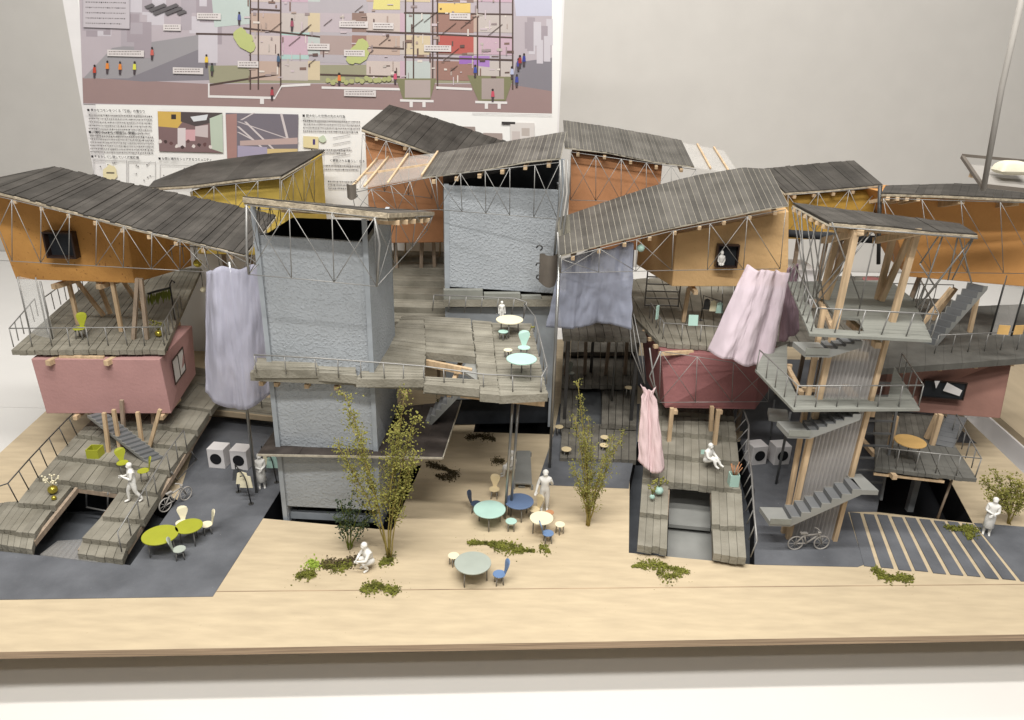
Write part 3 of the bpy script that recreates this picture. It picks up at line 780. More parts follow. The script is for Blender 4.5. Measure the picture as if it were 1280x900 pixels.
# yellow, left
o = thing('timber_room', 'yellow room behind the left house under a broad smooth dark roof', 'room', (-4.2,11.5,0), 'coloured rooms raised on legs at the back of the model')
Y = 11.5
a, c = at(237,238,Y), at(351,222,Y)
a.z -= .02; A0, C0 = V((a.x,Y,2.5)), V((c.x,Y,2.5)); e = at(403,192,12.9); E0 = V((e.x,e.y,2.5)); g2 = V((a.x+.4,12.9,a.z+.1)); G0 = V((g2.x,g2.y,2.5))
MB().hexa([A0,C0,E0,G0], [a,c,e,g2]).build('wall', 'yellow', o, bevel=.01)
fr_ = [at(185,234,11.4), at(240,231,11.38), at(300,223,11.36), at(351,219,11.34)]
bk_ = [at(192,226,13.), at(250,203,13.), at(330,192,13.1), at(406,187,13.1)]
r = roof_of(o, fr_, bk_, 7, gap=.0, jz=.0, stag=0)
b = MB(); truss(b, [at(240,236,11.3), at(350,223,11.3)], [at(240,262,11.3), at(350,262,11.3)], 4, pattern='x')
truss(b, [at(352,226,11.3), at(405,193,12.9)], [at(352,265,11.3), at(405,250,12.9)], 4, pattern='x'); b.build('truss', 'wire', o)
b = MB()
for x in (.2,.5,.8):
    p = A0.lerp(C0, x)+V((0,.3,0)); b.bar((p.x,p.y,0), (p.x,p.y,2.5), .055)
b.build('leg', 'wood_grey', o)
# brown, left-back
back_room('brown orange room at the back beside the poster, left of the back grey tower', [(456,166),(560,205)], .2, 12.05, 1.0, 2.6, 'brown',
   [at(452,160,11.9), at(500,176,12.), at(560,198,12.3), at(620,214,12.6)], [at(487,131,13.5), at(540,146,13.6), at(600,165,13.7), at(650,178,13.8)], 30,
   ([at(453,168,11.8), at(540,192,12.1)], [at(450,235,11.8), at(540,248,12.1)], 3))
# brown, right-back
o = back_room('brown orange room at the back just right of the back grey tower, under a standing seam roof', [(714,190),(828,206)], .1, 11.95, 1.0, 2.6, 'brown',
   [at(706,184,11.8), at(760,190,11.85), at(820,202,11.9), at(868,208,12.)], [at(704,150,13.2), at(760,158,13.2), at(810,167,13.2), at(852,175,13.2)], 26,
   ([at(713,190,11.75), at(870,212,11.9)], [at(713,250,11.75), at(870,255,11.9)], 5), rm='roof_light')
cl = MB(); P = [at(868,209,12.), at(925,218,12.1), at(905,188,13.3), at(853,178,13.2)]
cl.boards(P[0], P[1], P[2], P[3], 1, th=.015, gap=0); cl.build('clear_panel', 'acrylic_hazy', o)
for t_ in (.35,.75): MB().bar(P[0].lerp(P[1],t_)+V((0,0,.02)), P[3].lerp(P[2],t_)+V((0,0,.02)), .026).build('rafter', 'wood', o)
# yellow, right
o = back_room('yellow ochre room half hidden between the pale orange room and the far right house', [(984,246),(1098,236)], .0, 12.0, .9, 2.85, 'yellow_deep',
   [at(982,240,11.9), at(1040,236,11.9), at(1104,230,11.9)], [at(950,211,13.2), at(1010,205,13.2), at(1068,200,13.2)], 22,
   ([at(985,244,11.8), at(1100,234,11.8)], [at(985,290,11.8), at(1085,290,11.8)], 3))
MB().tube([at(975,291,11.5), at(1100,300,11.5)], .06, 10).build('duct', 'tower_dark', o)

bd = thing('back_deck', 'shadowed timber deck on posts behind the clear stair tower, carrying a dusty red table', 'deck', (5.6,12,0))
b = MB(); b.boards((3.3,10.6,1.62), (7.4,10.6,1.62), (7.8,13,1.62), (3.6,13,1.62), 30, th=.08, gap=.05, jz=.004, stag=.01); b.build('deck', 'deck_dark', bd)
for x, y in ((3.6,10.8),(4.6,10.8),(5.8,10.8),(6.8,11),(4.4,12.4),(6.4,12.4)): MB().bar((x,y,0), (x,y,1.55), .06).build('post', 'wood_grey', bd)
b = MB(); railing(b, [V((3.6,12.9,1.63)), V((7.7,12.9,1.63))], .28, .3); b.build('railing', 'wire', bd)
MB().box(3.9,12.2,1.63,5.0,12.9,2.3).build('white_block', 'white_paint', bd, bevel=.01)
cd_ = thing('cross_deck', 'low grey plank deck crossing behind the washing machines and the lilac curtain', 'deck', G(300,515,.2))
b = MB(); P = GP((236,508),(352,521),(356,500),(246,484), z=.26); b.boards(P[0],P[3],P[2],P[1], 9, th=.05, gap=.08, jz=.004, stag=.012); b.build('deck', 'deck', cd_)
b = MB(); b.bar(P[0]+V((0,-.02,-.04)), P[1]+V((0,-.02,-.04)), .04, .08); b.build('beam', 'ply_dark', cd_)
b = MB(); P = GP((215,478),(262,480),(262,462),(225,455), z=.5); b.boards(P[0],P[3],P[2],P[1], 6, th=.05, gap=.08, jz=.004, stag=.012); b.build('deck', 'deck', cd_)
b = MB(); railing(b, [G(240,500,.28), G(350,512,.28)], .26, .3); b.build('railing', 'wire_dark', cd_)
#=================================================================== STAIR TOWER (clear corrugated)
st = thing('stair_tower', 'leaning timber stair tower clad in clear corrugated sheet with three pale triangular decks', 'tower', G(1010,672))
def vpost(px, py, ptop, w=.05, m='wood', z=0.):
    a = G(px,py,z); MB().bar(a, at(ptop[0],ptop[1],a.y), w).build('strut', m, st)
b0 = G(979,669); b1 = G(985,673); b2_ = G(1043,676)
Yt = b1.y
vpost(979,666,(1030,384)); 
MB().bar(b1, at(1070,288,Yt), .06).build('strut', 'wood', st)
MB().bar(b2_, at(1108,425,Yt), .05).build('strut', 'wood', st)
for p, q in (((1027,373),(1048,288)),((1032,374),(1064,290)),((1097,374),(1118,289)),((1101,376),(1138,294)),((1115,402),(1145,295))):
    a = G(*p, 2.81); MB().bar(a, at(q[0],q[1],a.y), .062).build('strut', 'wood', st)
# corrugated sheet
def corrugated(parent, a, b_, c, d, n, amp=.012, m='poly'):   # a,b bottom; d,c top
    mb = MB(); vs = []; N = n*6
    dirc = (b_-a).normalized(); nor = dirc.cross(V((0,0,1)))
    for i in range(N+1):
        u = i/N; o_ = nor*math.sin(u*n*2*PI)*amp
        vs += [a.lerp(b_,u)+o_, d.lerp(c,u)+o_]
    mb.add(vs, [(2*i,2*i+2,2*i+3,2*i+1) for i in range(N)], True)
    return mb.build('cladding', m, parent)
off = V((0,.03,0))
corrugated(st, b1+off, b2_+off, at(1106,425,Yt+.03), at(1042,425,Yt+.03), 12, amp=.02)
mb = MB(); q = [b0+V((.03,0,0)), b1+V((-.03,0,0)), at(1040,425,Yt), at(1032,425,b0.y)]; mb.add([tuple(p) for p in q], [(0,1,2,3)]); mb.build('side_pane', 'poly', st)
# decks
def slabpx(px, z, th=.03, m='deck_grey', name='deck'): return MB().slab(GP(*px, z=z), th).build(name, m, st)
DM = [(944,462),(958,444),(988,440),(986,478),(1000,496),(1104,498),(1110,468),(1128,462),(1150,510),(992,512)]
DU = [(985,352),(1100,350),(1142,372),(1164,424),(1075,420),(1076,396),(1022,394),(1018,366),(1008,366),(1012,417)]
slabpx([(955,440),(984,430),(984,470),(996,494),(1110,496),(1118,458),(1150,511),(992,512),(944,462)], 1.91)
b = MB(); ho = GP((1010,370),(1028,372),(1046,396),(1074,398),(1080,414),(1019,410), z=2.81); ou = GP((985,352),(1112,350),(1142,374),(1165,425),(1012,417), z=2.81)
holed(b, ou, [ho], 2.81); holed(b, ou, [ho], 2.78)
for q in (ou, ho):
    k = len(q); b.add([(p.x,p.y,2.81) for p in q]+[(p.x,p.y,2.78) for p in q], [(i,(i+1)%k,(i+1)%k+k,i+k) for i in range(k)])
b.build('deck', 'deck_grey', st)
for p in (((1022,368),(1040,410)),((1046,396),(1078,398)),((990,366),(1020,368))):
    MB().bar(G(*p[0],2.75), G(*p[1],2.75), .05, .045).build('beam', 'wood', st)
for p in (((962,455),(990,458)),((998,486),(1050,489)),((985,460),(1002,492))):
    MB().bar(G(*p[0],1.85), G(*p[1],1.85), .05, .045).build('beam', 'wood', st)
for px, py, z in ((1098,432,2.6),(1090,518,1.7)): 
    a = G(px,py,z); MB().bar(a, a+V((0,.8,0)), .07, .07).build('joist', 'wood', st)
b = MB(); railing(b, [G(985,354,2.81), G(1013,414,2.81), G(1163,422,2.81), G(1142,376,2.81)], .26, .26, lean=(.03,0))
railing(b, [G(946,462,1.91), G(993,509,1.91), G(1148,508,1.91), G(1122,466,1.91)], .26, .26); b.build('railing', 'wire', st)
# flights with landings, in front of the clear sheet
def landing(px, z, m='stair_grey'): MB().slab(GP(*px, z=z), .07).build('landing', m, st)
YF = 7.62
def flight(lo, hi, n, lx, rx=None):
    a, c = at(*lo, YF), at(*hi, YF)
    stair(st, a, c, V((0,.24,0)), n, m='stair_grey', sd=.065)
    l = at(lx, lo[1], YF)
    MB().slab([V((l.x,YF-.012,a.z)), V((a.x,YF-.012,a.z)), V((a.x,YF+.3,a.z)), V((l.x-.03,YF+.3,a.z))], .06).build('landing', 'stair_grey', st)
    MB().bar(V((l.x,YF-.02,a.z+.01)), V((a.x,YF-.02,a.z+.01)), .012, .075).build('landing_edge', 'deck_grey', st)
    if rx:
        r = at(rx, hi[1], YF)
        MB().slab([V((c.x,YF-.012,c.z)), V((r.x,YF-.012,c.z)), V((r.x-.05,YF+.36,c.z)), V((c.x-.05,YF+.36,c.z))], .06).build('landing', 'stair_grey', st)
flight((988,652), (1077,612), 7, 962, 1098)
YF = 7.71
flight((1012,542), (1076,518), 6, 985)
flight((1036,440), (1078,427), 4, 1006)
landing([(960,510),(984,512),(986,524),(962,520)], 1.22)
b = MB(); a = G(970,605); b.tube([a, at(988,515,a.y)], .018, 6); a = G(962,560); b.tube([a, at(968,500,a.y)], .015, 6); b.build('post', 'stair_dark', st)
# roof of the stair tower
fr_ = [at(1037,277,7.95), at(1100,281,7.9), at(1160,288,7.85), at(1222,292,7.8)]
bk_ = [at(991,253,9.35), at(1060,262,9.4), at(1130,270,9.35), at(1200,279,9.2)]
rf = roof_of(st, fr_, bk_, 16, gap=.01, jz=.003, stag=.01)
for k in range(6):
    p = lerp(fr_[0], bk_[0], .1+.16*k); MB().bar(p+V((-.02,0,-.075)), p+V((.5,.05,-.16)), .04).build('joist', 'wood', rf)
for px in (1076,1148): p = at(px,290,7.9); MB().bar(p, p+V((.0,.9,-.30)), .07).build('joist', 'wood', rf)
MB().bar(at(1075,286,8.1), at(1150,292,8.05), .07, .05).build('joist', 'wood', rf)
b = MB()
tpL = [lerp(bk_[0],fr_[0],t_)-V((0,0,.06)) for t_ in (0,.25,.5,.75,1)]
for k, (px, py) in enumerate(((1013,392),(1012,372),(1006,378),(1024,395),(1030,380),(1000,360),(1012,400),(1020,372))):
    p = poly(tpL, k/7); b.tube([p, at(px,py,8.6)], .008, 5)
E = at(1020,369,8.15)
for q in ((1048,277),(1085,290)): b.tube([E, at(*q,8.)], .008, 5)
b.tube([at(1040,278,7.92), at(1076,378,8.2)], .008, 5); b.tube([at(1090,290,7.92), at(1020,380,8.1)], .008, 5); b.tube([at(1095,292,8.), at(1072,395,8.1)], .008, 5)
for p, q in (((1218,295),(1146,385)),((1215,298),(1158,372)),((1180,290),(1148,383)),((1176,291),(1150,330)),((1198,292),(1185,350)),((1198,292),(1215,355)),((1150,330),(1170,360)),((1218,295),(1190,350))):
    b.tube([at(*p,7.85), at(*q,8.1)], .0085, 5)
b.tube([at(1037,283,7.9), at(1222,298,7.78)], .008, 5)
b.build('truss', 'wire', st)

#=================================================================== FAR RIGHT HOUSE
hr = thing('timber_house', 'rightmost house with a red brown lower room, dark deck and a deep orange upper room', 'house', G(1150,600))
z0 = .78
fl, fr = G(1102,512,z0), G(1250,523,z0); br = fr+V((.55,1.1,0)); bl = fl+V((.3,1.1,0))
T = [G(1110,460,1.58), G(1266,446,1.58), br+V((.1,0,.8)), bl+V((0,0,.8))]
rr_ = MB().hexa([fl,fr,br,bl], T).build('red_room', 'redbrown', hr, bevel=.01)
A = at(1150,496,lerp(fl,fr,.3).y-.02); B = at(1204,498,lerp(fl,fr,.7).y-.02)
w = window(rr_, (A.x,A.y+.012), (B.x,B.y+.012), A.z, at(1180,475,A.y).z, (0,-1), depth=.03, mullion=False, fr=.012)
b = MB(); y = B.y-.012
p, q = at(1184,478,y), at(1200,496,y); b.add([(p.x,y,p.z),(p.x-.03,y,p.z-.13),(q.x-.01,y,q.z+.01),(q.x+.01,y,q.z+.10)], [(0,1,2,3)])
p = at(1168,476,y); b.add([(p.x,y,p.z),(p.x+.08,y,p.z),(p.x+.05,y,p.z-.12)], [(0,1,2)]); b.build('painted_daylight', 'white_paint', w)  # white shapes over the pane, painted as brightness seen through it
# main deck
dz = 1.66
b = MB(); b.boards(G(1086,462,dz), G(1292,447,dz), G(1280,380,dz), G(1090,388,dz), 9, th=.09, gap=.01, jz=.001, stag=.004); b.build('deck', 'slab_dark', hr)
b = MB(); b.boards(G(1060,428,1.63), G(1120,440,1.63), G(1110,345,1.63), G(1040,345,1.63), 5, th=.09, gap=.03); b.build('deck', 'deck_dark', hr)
for k in range(4): p = G(1128+45*k, 463-3*k, 1.55); MB().bar(p-V((0,.05,0)), p+V((.1,1,0)), .05).build('joist', 'wood', hr)
b = MB(); railing(b, [G(1168,442,dz), G(1290,436,dz)], .28, .25); b.build('railing', 'wire', hr)
stair(hr, G(1168,432,dz), at(1234,358,G(1168,432,dz).y), V((-.13,.16,0)), 10)
for p, q in (((1212,415),(1222,370)),((1140,420),(1190,360)),((1128,400),(1150,345)),((1165,400),(1195,360))):
    a = G(*p, dz); MB().bar(a, at(q[0],q[1],a.y), .055).build('strut', 'wood' if p[0] != 1128 else 'wood_grey', hr)
b = MB(); p0, p1 = G(1238,418,dz), G(1264,420,dz)
b.hexa([p0,p1,p1+V((0,.02,0)),p0+V((0,.02,0))], [V((p.x,p.y,2.6)) for p in (p0,p1,p1+V((0,.02,0)),p0+V((0,.02,0)))]); b.build('partition', 'acrylic_hazy', hr)
b = MB(); [b.tube([p, V((p.x,p.y,2.6))], .014, 5) for p in (p0,p1)]; b.build('post', 'wire_dark', hr)
# orange room
z0 = 2.45
fl, fr = G(1136,346,z0), G(1300,360,z0); bl = fl+V((-.1,1.3,0)); br = fr+V((.3,1.3,0))
T = [at(1104,240,fl.y), at(1330,246,fr.y), br+V((0,0,1.2)), V((at(1104,240,fl.y).x+.0,bl.y,3.65))]
bl = V((at(1112,300,bl.y).x, bl.y, z0))
MB().hexa([fl,fr,br,bl], T).build('orange_room', 'orange_deep', hr, bevel=.01)
fr_ = [at(1102,241,10.75), at(1180,243,10.7), at(1320,250,10.5)]; bk_ = [at(1107,232,12.4), at(1190,229,12.4), at(1320,232,12.4)]
rf = roof_of(hr, fr_, bk_, 20, jz=.004, stag=.01)
for px in (1110,1122,1134,1148,1202,1270): p = at(px,248+(px-1110)*.03,10.72); MB().bar(p, p+V((0,.5,-.14)), .05 if px<1200 else .09).build('joist', 'wood', rf)
b = MB(); truss(b, [at(1104,248,10.6), at(1300,254,10.4)], [at(1120,340,10.6), at(1300,342,10.4)], 4, pattern='w'); b.build('truss', 'wire', hr)
MB().tube([at(1100,232,10.9), at(1098,330,10.9)], .03, 8).build('column', 'wire_dark', hr)
# lower deck
ld = thing('low_deck', 'low dark deck with wire railing under the red brown room, on a leaning post', 'deck', G(1160,640))
z = .74
b = MB(); b.boards(G(1094,585,z), G(1222,599,z), G(1196,560,z), G(1094,548,z), 14, th=.05, gap=.04, jz=.004, stag=.01); b.build('deck', 'slab_dark', ld)
b = MB(); b.boards(G(1094,550,z-.01), G(1196,560,z-.01), G(1180,520,z-.01), G(1094,512,z-.01), 12, th=.05, gap=.04); b.build('deck', 'deck_dark', ld)
b = MB(); railing(b, [G(1094,583,z), G(1220,597,z), G(1190,540,z)], .27, .24); b.build('railing', 'wire', ld)
a = G(1172,648); MB().tube([a, at(1190,600,a.y)], .016, 7).build('post', 'wood_grey', ld)
MB().bar(G(1092,592,.64), G(1180,602,.64), .03).build('beam', 'wood', ld)
for px in (1116,1172): p = G(px,594,.67); MB().bar(p-V((0,.06,0)), p+V((0,1,0)), .06).build('joist', 'wood', ld)
for p, q in (((1112,560),(1120,520)),((1165,556),(1176,518)),((1158,548),(1172,518))):
    a = G(*p, z); MB().bar(a, at(q[0],q[1],a.y), .055).build('leg', 'wood', ld)
a = G(1136,638,-.1); MB().bar(a, V((a.x,a.y,.68)), .08).build('post', 'stair_dark', ld)
stair(ld, G(1190,560,z), at(1208,522,9.9), V((-.2,.1,0)), 7, m='stair_dark')
b = MB()
for k in range(9):
    p = G(1075,600,.5)+V((0,.05*k,0)); b.bar(V((4.55,8.75+.02*k,.35+.17*k)), V((4.95,8.75+.02*k,.35+.17*k)), .03, .02)
for x in (4.55,4.95): b.bar(V((x,8.72,.1)), V((x,8.9,1.75)), .03)
b.build('ladder', 'stair_dark', ld)

#=================================================================== CURTAINS
def curtain(label, top, bot, m, folds=6, amp=.04, gather=.3, nu=120, nv=30, bulge=.0, sagb=0., seed=0, hem=None, ruff=False):
    """top/bot: lists of 3-d points along the rod and the hem"""
    rnd = random.Random(seed); ph = [rnd.uniform(0,6.28) for _ in range(8)]
    mb = MB(); vs = []
    for j in range(nv+1):
        v = j/nv
        for i in range(nu+1):
            u = i/nu
            p = poly(top, u).lerp(poly(bot, u), v)
            if ruff and v < .2: p = p+(p-poly([top[0],top[-1]],.5).lerp(poly([bot[0],bot[-1]],.5), v))*((abs(v-.1)-.06)*6)
            a = amp*(.35+.65*v) if v > .1 else amp*.5
            w = math.sin(u*folds*2*PI+ph[0]+.8*math.sin(v*2.2+ph[1]))*a + math.sin(u*folds*3.7+ph[2]+v*1.5)*a*.8
            if v < .14: w += math.sin(u*folds*12+ph[3])*.02*(1-v/.14)
            w += -bulge*math.sin(v*PI)*math.sin(u*PI)
            dz = (math.sin(u*folds*5+ph[4])*.014+.012*math.sin(u*17+ph[5]))*(1-v)**6 - sagb*math.sin(u*PI)*v**3
            w += noise.noise(V((u*10, v*6, seed*3.1)))*.022 + noise.noise(V((u*26, v*11, seed*1.7)))*.009
            if ruff: dz *= .2
            vs.append(p+V((math.cos(u*folds*2*PI+ph[0])*a*.25+noise.noise(V((v*6, u*2, seed)))*.012, w, dz)))
    fs = [(j*(nu+1)+i, j*(nu+1)+i+1, (j+1)*(nu+1)+i+1, (j+1)*(nu+1)+i) for j in range(nv) for i in range(nu)]
    mb.add(vs, fs, True); o = mb.build('curtain', m)
    s = o.modifiers.new('thick', 'SOLIDIFY'); s.thickness = .004
    return tag(o, label, 'curtain')
curtain('pale lilac curtain hanging between the left house and the front grey tower', [at(257,340,8.75), at(270,335,8.6), at(330,333,8.6)], [at(256,490,8.6), at(295,503,8.45), at(340,492,8.65)], 'lilac_cloth', 2.3, .04, sagb=.13, seed=3, bulge=.06)
curtain('grey blue curtain hanging in shade beside the back grey tower under the sweeping roof', [at(701,324,9.75), at(745,312,9.85), at(792,303,9.95)], [at(683,408,9.7), at(716,413,9.65), at(745,402,9.95), at(790,412,9.75)], 'shade_cloth', 2, .035, seed=5)
curtain('large pale pink curtain flaring out below the pale orange room', [at(934,333,9.75), at(952,337,9.7), at(985,340,9.75)], [at(886,440,9.4), at(912,449,9.25), at(935,459,9.25), at(962,455,9.4)], 'pink_cloth', 2.6, .06, seed=8, bulge=.05)
curtain('dusky mauve curtain behind the large pink one, beside the stair tower', [at(984,336,9.95), at(998,330,10.1)], [at(975,428,9.9), at(1000,415,10.1)], 'mauve_cloth', 2, .03, seed=9)
curtain('narrow rose pink curtain tied at the left corner of the dark red room', [at(803,480,9.1), at(810,488,9.08), at(818,482,9.1)], [at(799,578,8.72), at(815,592,8.68), at(830,586,8.72)], 'rosy_cloth', 1.6, .045, seed=11, nu=50, ruff=True)

#=================================================================== FURNITURE
def table(px, py, z, d, top, label, h=.235, group='round tables', legs=3):
    c = G(px, py, z+h); o = local('round_table', label, 'table', (c.x, c.y, z), random.uniform(0, 6), group)
    MB().lathe((0,0,h-.016), [(d/2-.006,0),(d/2,.003),(d/2,.013),(d/2-.004,.016)], 40).build('tabletop', top, o)
    for k in range(legs):
        a = 2*PI*k/legs+.4; r = d/2-.045
        MB().tube([(r*math.cos(a), r*math.sin(a), 0), (r*.96*math.cos(a), r*.96*math.sin(a), h-.015)], .0085, 6).build('leg', 'wire', o)
    return o
table(200,668,.006,.40,'lime','larger lime green round table on the dark paving at the left')
table(236,657,.006,.31,'lime','smaller lime green round table on the dark paving at the left')
table(612,636,0,.40,'teal','mint round table on the plywood court in front of the steel columns')
table(649,626,0,.37,'blue','dark blue round table on the plywood court behind the mint one')
table(677,647,0,.29,'cream','small cream round table beside the standing person')
table(591,703,0,.41,'sage','grey green round table nearest the front of the plywood court')
table(637,399,1.98,.36,'cream','cream round table on the upper terrace', group='round tables')
table(652,448,1.93,.36,'teal','mint round table at the front corner of the upper terrace')
table(1138,551,.74,.38,'tan','tan oval table under the red brown room at the right', h=.26)
table(1092,349,1.65,.34,'rose','dusty red round table at the back under the yellow ochre room', h=.55)

def chair(px, py, z, rz, m, label, s=1., h=.135):
    c = G(px, py, z+h*s); o = local('chair', label, 'chair', (c.x, c.y, z), rz, 'shell chairs', s)
    MB().lathe((0,0,h-.01), [(.06,0),(.072,.004),(.070,.010),(.03,.008)], 20).build('seat', m, o)
    # fan shaped back
    n = 12; vs = []
    out = [(-.022,0),(.022,0),(.038,.05),(.060,.10),(.066,.13),(.052,.158),(.02,.168),(-.02,.168),(-.052,.158),(-.066,.13),(-.060,.10),(-.038,.05)]
    vs = [(x, .062+z_*.28-(x*x)*3, h-.004+z_) for x, z_ in out]; vb = [(a, b_+.008, c_) for a, b_, c_ in vs]
    k = len(out); b = MB(); b.add(vs+vb, [tuple(range(k)), tuple(reversed(range(k,2*k)))]+[(i,(i+1)%k,(i+1)%k+k,i+k) for i in range(k)]); b.build('backrest', m, o)
    for a in (.8, 2.35, 3.95, 5.5):
        MB().tube([(.058*math.cos(a), .058*math.sin(a), 0), (.045*math.cos(a), .045*math.sin(a), h-.008)], .0075, 5).build('leg', 'wire', o)
    return o
def stool(px, py, z, d, m, label, h=.135):
    c = G(px, py, z+h); o = local('stool', label, 'stool', (c.x, c.y, z), random.uniform(0,6), 'round stools')
    MB().lathe((0,0,h-.012), [(d/2-.004,0),(d/2,.003),(d/2,.010),(d/2-.003,.012)], 24).build('seat', m, o)
    for a in (.8, 2.35, 3.95, 5.5):
        MB().tube([(.37*d*math.cos(a), .37*d*math.sin(a), 0), (.34*d*math.cos(a), .34*d*math.sin(a), h-.01)], .0075, 5).build('leg', 'wire', o)
    return o
chair(227,653,.006,R(8),'cream','cream chair behind the smaller lime table, only its back showing')
chair(258,655,.006,R(-60),'cream','cream chair at the right of the smaller lime table')
chair(224,686,.006,R(110),'sage','pale grey chair tucked in front of the two lime tables'); 
chair(153,578,.36,R(35),'lime','olive green chair on the stepped deck, near the planter box')
chair(179,588,.36,R(-60),'lime','bright lime chair on the stepped deck, by the railing')
chair(99,410,1.67,R(0),'lime','lime chair on the railed deck over the pink room', s=1.15)
chair(618,611,0,R(-5),'cream_dark','cream chair behind the mint table on the court')
chair(595,629,0,R(75),'blue_dark','dark blue chair at the left of the mint table on the court')
chair(668,636,0,R(-55),'cream_dark','beige chair gripped by the standing person')
chair(685,666,0,R(100),'blue_mid','blue chair in front of the small cream table')
chair(624,717,0,R(-75),'blue_mid','blue chair at the right of the grey green table')
chair(655,434,1.95,R(0),'teal','mint chair behind the mint terrace table', s=1.1)
stool(687,640,0,.11,'sienna','rust coloured stool beyond the small cream table')
stool(700,655,0,.125,'cream','cream stool at the right of the small cream table')
stool(639,651,0,.14,'teal','mint stool just right of the mint table on the court')
stool(567,694,0,.13,'cream','cream stool left of the grey green table')
stool(629,414,1.97,.13,'teal','mint stool in front of the cream terrace table')
stool(756,546,.01,.13,'cream_dark','rear one of two pale stools on the dark paving behind the right hand tree')
stool(755,556,.01,.13,'cream_dark','front one of two pale stools on the dark paving behind the right hand tree')
stool(708,561,.01,.15,'cream_dark','pale stool standing left of the right hand tree on the dark paving')
stool(699,533,.02,.13,'cream_dark','shadowed stool close to the steel pole at the back of the dark paving')
stool(786,484,.3,.13,'cream_dark','shadowed stool high on the dark stepped deck behind the curtain')
chair(713,466,.3,R(10),'sage','shadowed grey chair on the dark stepped deck behind the curtain')
stool(635,437,1.93,.11,'cream','cream stool half hidden left of the mint terrace table')

# benches, boxes, cards
bn = thing('bench', 'long grey bench slab on the court beside the steel columns', 'bench', G(655,590))
P = [G(642,603,.10), G(665,604,.10), G(663,563,.10), G(646,563,.10)]
MB().slab(P, .03).build('seat', 'stair_grey', bn, bevel=.006)
for p in P: MB().bar(V((p.x*.98+.01, p.y, 0)), V((p.x*.98+.01, p.y, .07)), .03).build('leg', 'stair_grey', bn)
MB().slab([G(648,608,.03), G(656,608,.03), G(656,602,.03), G(648,602,.03)], .02).build('foot', 'stair_grey', bn)

pb = thing('planter_box', 'open olive green box on the left stepped deck', 'box', G(122,566,.36))
b = MB(); c = G(120,570,.36)
for dx, dy, lx, ly in ((0,-.075,.16,.012),(0,.075,.16,.012),(-.075,0,.012,.138),(.075,0,.012,.138)):
    b.obox(c+V((dx,dy,0)), lx, ly, .13)
b.build('side', 'lime', pb); MB().obox(c+V((0,0,.001)), .14,.14,.01).build('bottom', 'olive', pb)
def gourd(name, label, cat, px, py, z, r, m, twigs=0, small=0):
    c = G(px, py, z); o = thing(name, label, cat, c)
    MB().ball(c+V((0,0,r)), r, .92, 14).build('pot', m, o)
    b = MB()
    for k in range(twigs):
        a = 2*PI*k/twigs+px; e = c+V((math.cos(a)*r*1.3, math.sin(a)*r*.8, r*2+random.uniform(.06,.14)))
        b.tube([c+V((0,0,r*1.8)), c.lerp(e,.6)+V((0,0,r*.8)), e], .005, 4)
        for _ in range(4): b.ball(e+V((random.uniform(-.03,.03),random.uniform(-.03,.03),random.uniform(-.03,.03))), .013, 1, 5)
    if twigs: b.build('twigs', 'cream' if small else 'leaf', o)
    return o
gourd('vase', 'round brass vase with white blossoms on the left leg of the stepped deck', 'vase', 67,617,.22,.06,'brass',5,1)
gourd('vase', 'tiny brass ball vase beside the blossom vase', 'vase', 68,625,.22,.032,'brass')
gourd('vase', 'round brass vase with leaves on the railed deck over the pink room', 'vase', 199,421,1.67,.052,'brass',5)
gourd('vase', 'mint round vase with a green sprig on the left leg of the middle deck', 'vase', 823,618,.25,.06,'teal',5)
gourd('vase', 'small mint vase in front of the larger one on the middle deck', 'vase', 815,624,.25,.035,'teal',3)
gourd('vase', 'tiny pale gold vase on the terrace near the railing', 'vase', 660,425,1.95,.035,'cream_dark',1)
def hanging(px, py, Y, r, m, label):
    c = at(px,py,Y); o = thing('hanging_lamp', label, 'lamp', c); MB().ball(c, r, .95, 14).build('globe', m, o)
    MB().tube([c+V((0,0,r*.9)), c+V((0,0,r+.22))], .004, 4).build('cord', 'wire_dark', o)
hanging(247,329,9.6,.055,'brass','brass globe lamp hanging left of the lilac curtain')
hanging(801,310,10.,.055,'teal','mint globe lamp hanging left of the pale orange room')
hanging(254,362,9.8,.04,'cream','small cream globe lamp at the left edge of the lilac curtain')
ms = thing('mint_bin', 'open mint box with brown dry grass on the middle stepped deck', 'box', G(916,608,.29))
c = G(916,606,.29); b = MB()
for dx, dy, lx, ly in ((0,-.055,.12,.01),(0,.055,.12,.01),(-.055,0,.01,.1),(.055,0,.01,.1)): b.obox(c+V((dx,dy,0)), lx, ly, .17)
b.build('side', 'teal', ms)
b = MB()
for k in range(9): b.tube([c+V((.0,0,.1)), c+V((random.uniform(-.06,.09),random.uniform(-.06,.06),.28+random.uniform(0,.05)))], .006, 4)
b.build('dry_grass', 'sienna', ms)
def card(name, px, py, Y, w, h, m, label, rz=0., tilt=0., cat='panel'):
    c = at(px,py,Y); b = MB(); b.obox(c, w, .012, h, rz, tilt); return tag(b.build(name, m, None), label, cat)
card('sign_board', 38,590,9.45,.12,.14,'olive','small olive card clipped to the left deck railing',R(-40))
card('cushion_board', 866,407,9.95,.13,.15,'teal','mint card leaning on the railing of the deck over the dark red room',0,R(-8))
card('cushion_board', 821,399,10.1,.06,.2,'teal','narrow mint card at the left corner of the deck over the dark red room',R(50))
card('cushion_board', 1253,418,9.75,.14,.13,'tan','tan card leaning left of its twin on the far right railing',R(-8))
card('cushion_board', 1272,418,9.75,.14,.13,'tan','tan card leaning right of its twin on the far right railing',R(12))
card('cushion_board', 882,575,9.35,.15,.15,'teal','mint backrest card behind the seated person on the middle deck',R(5),R(-10))

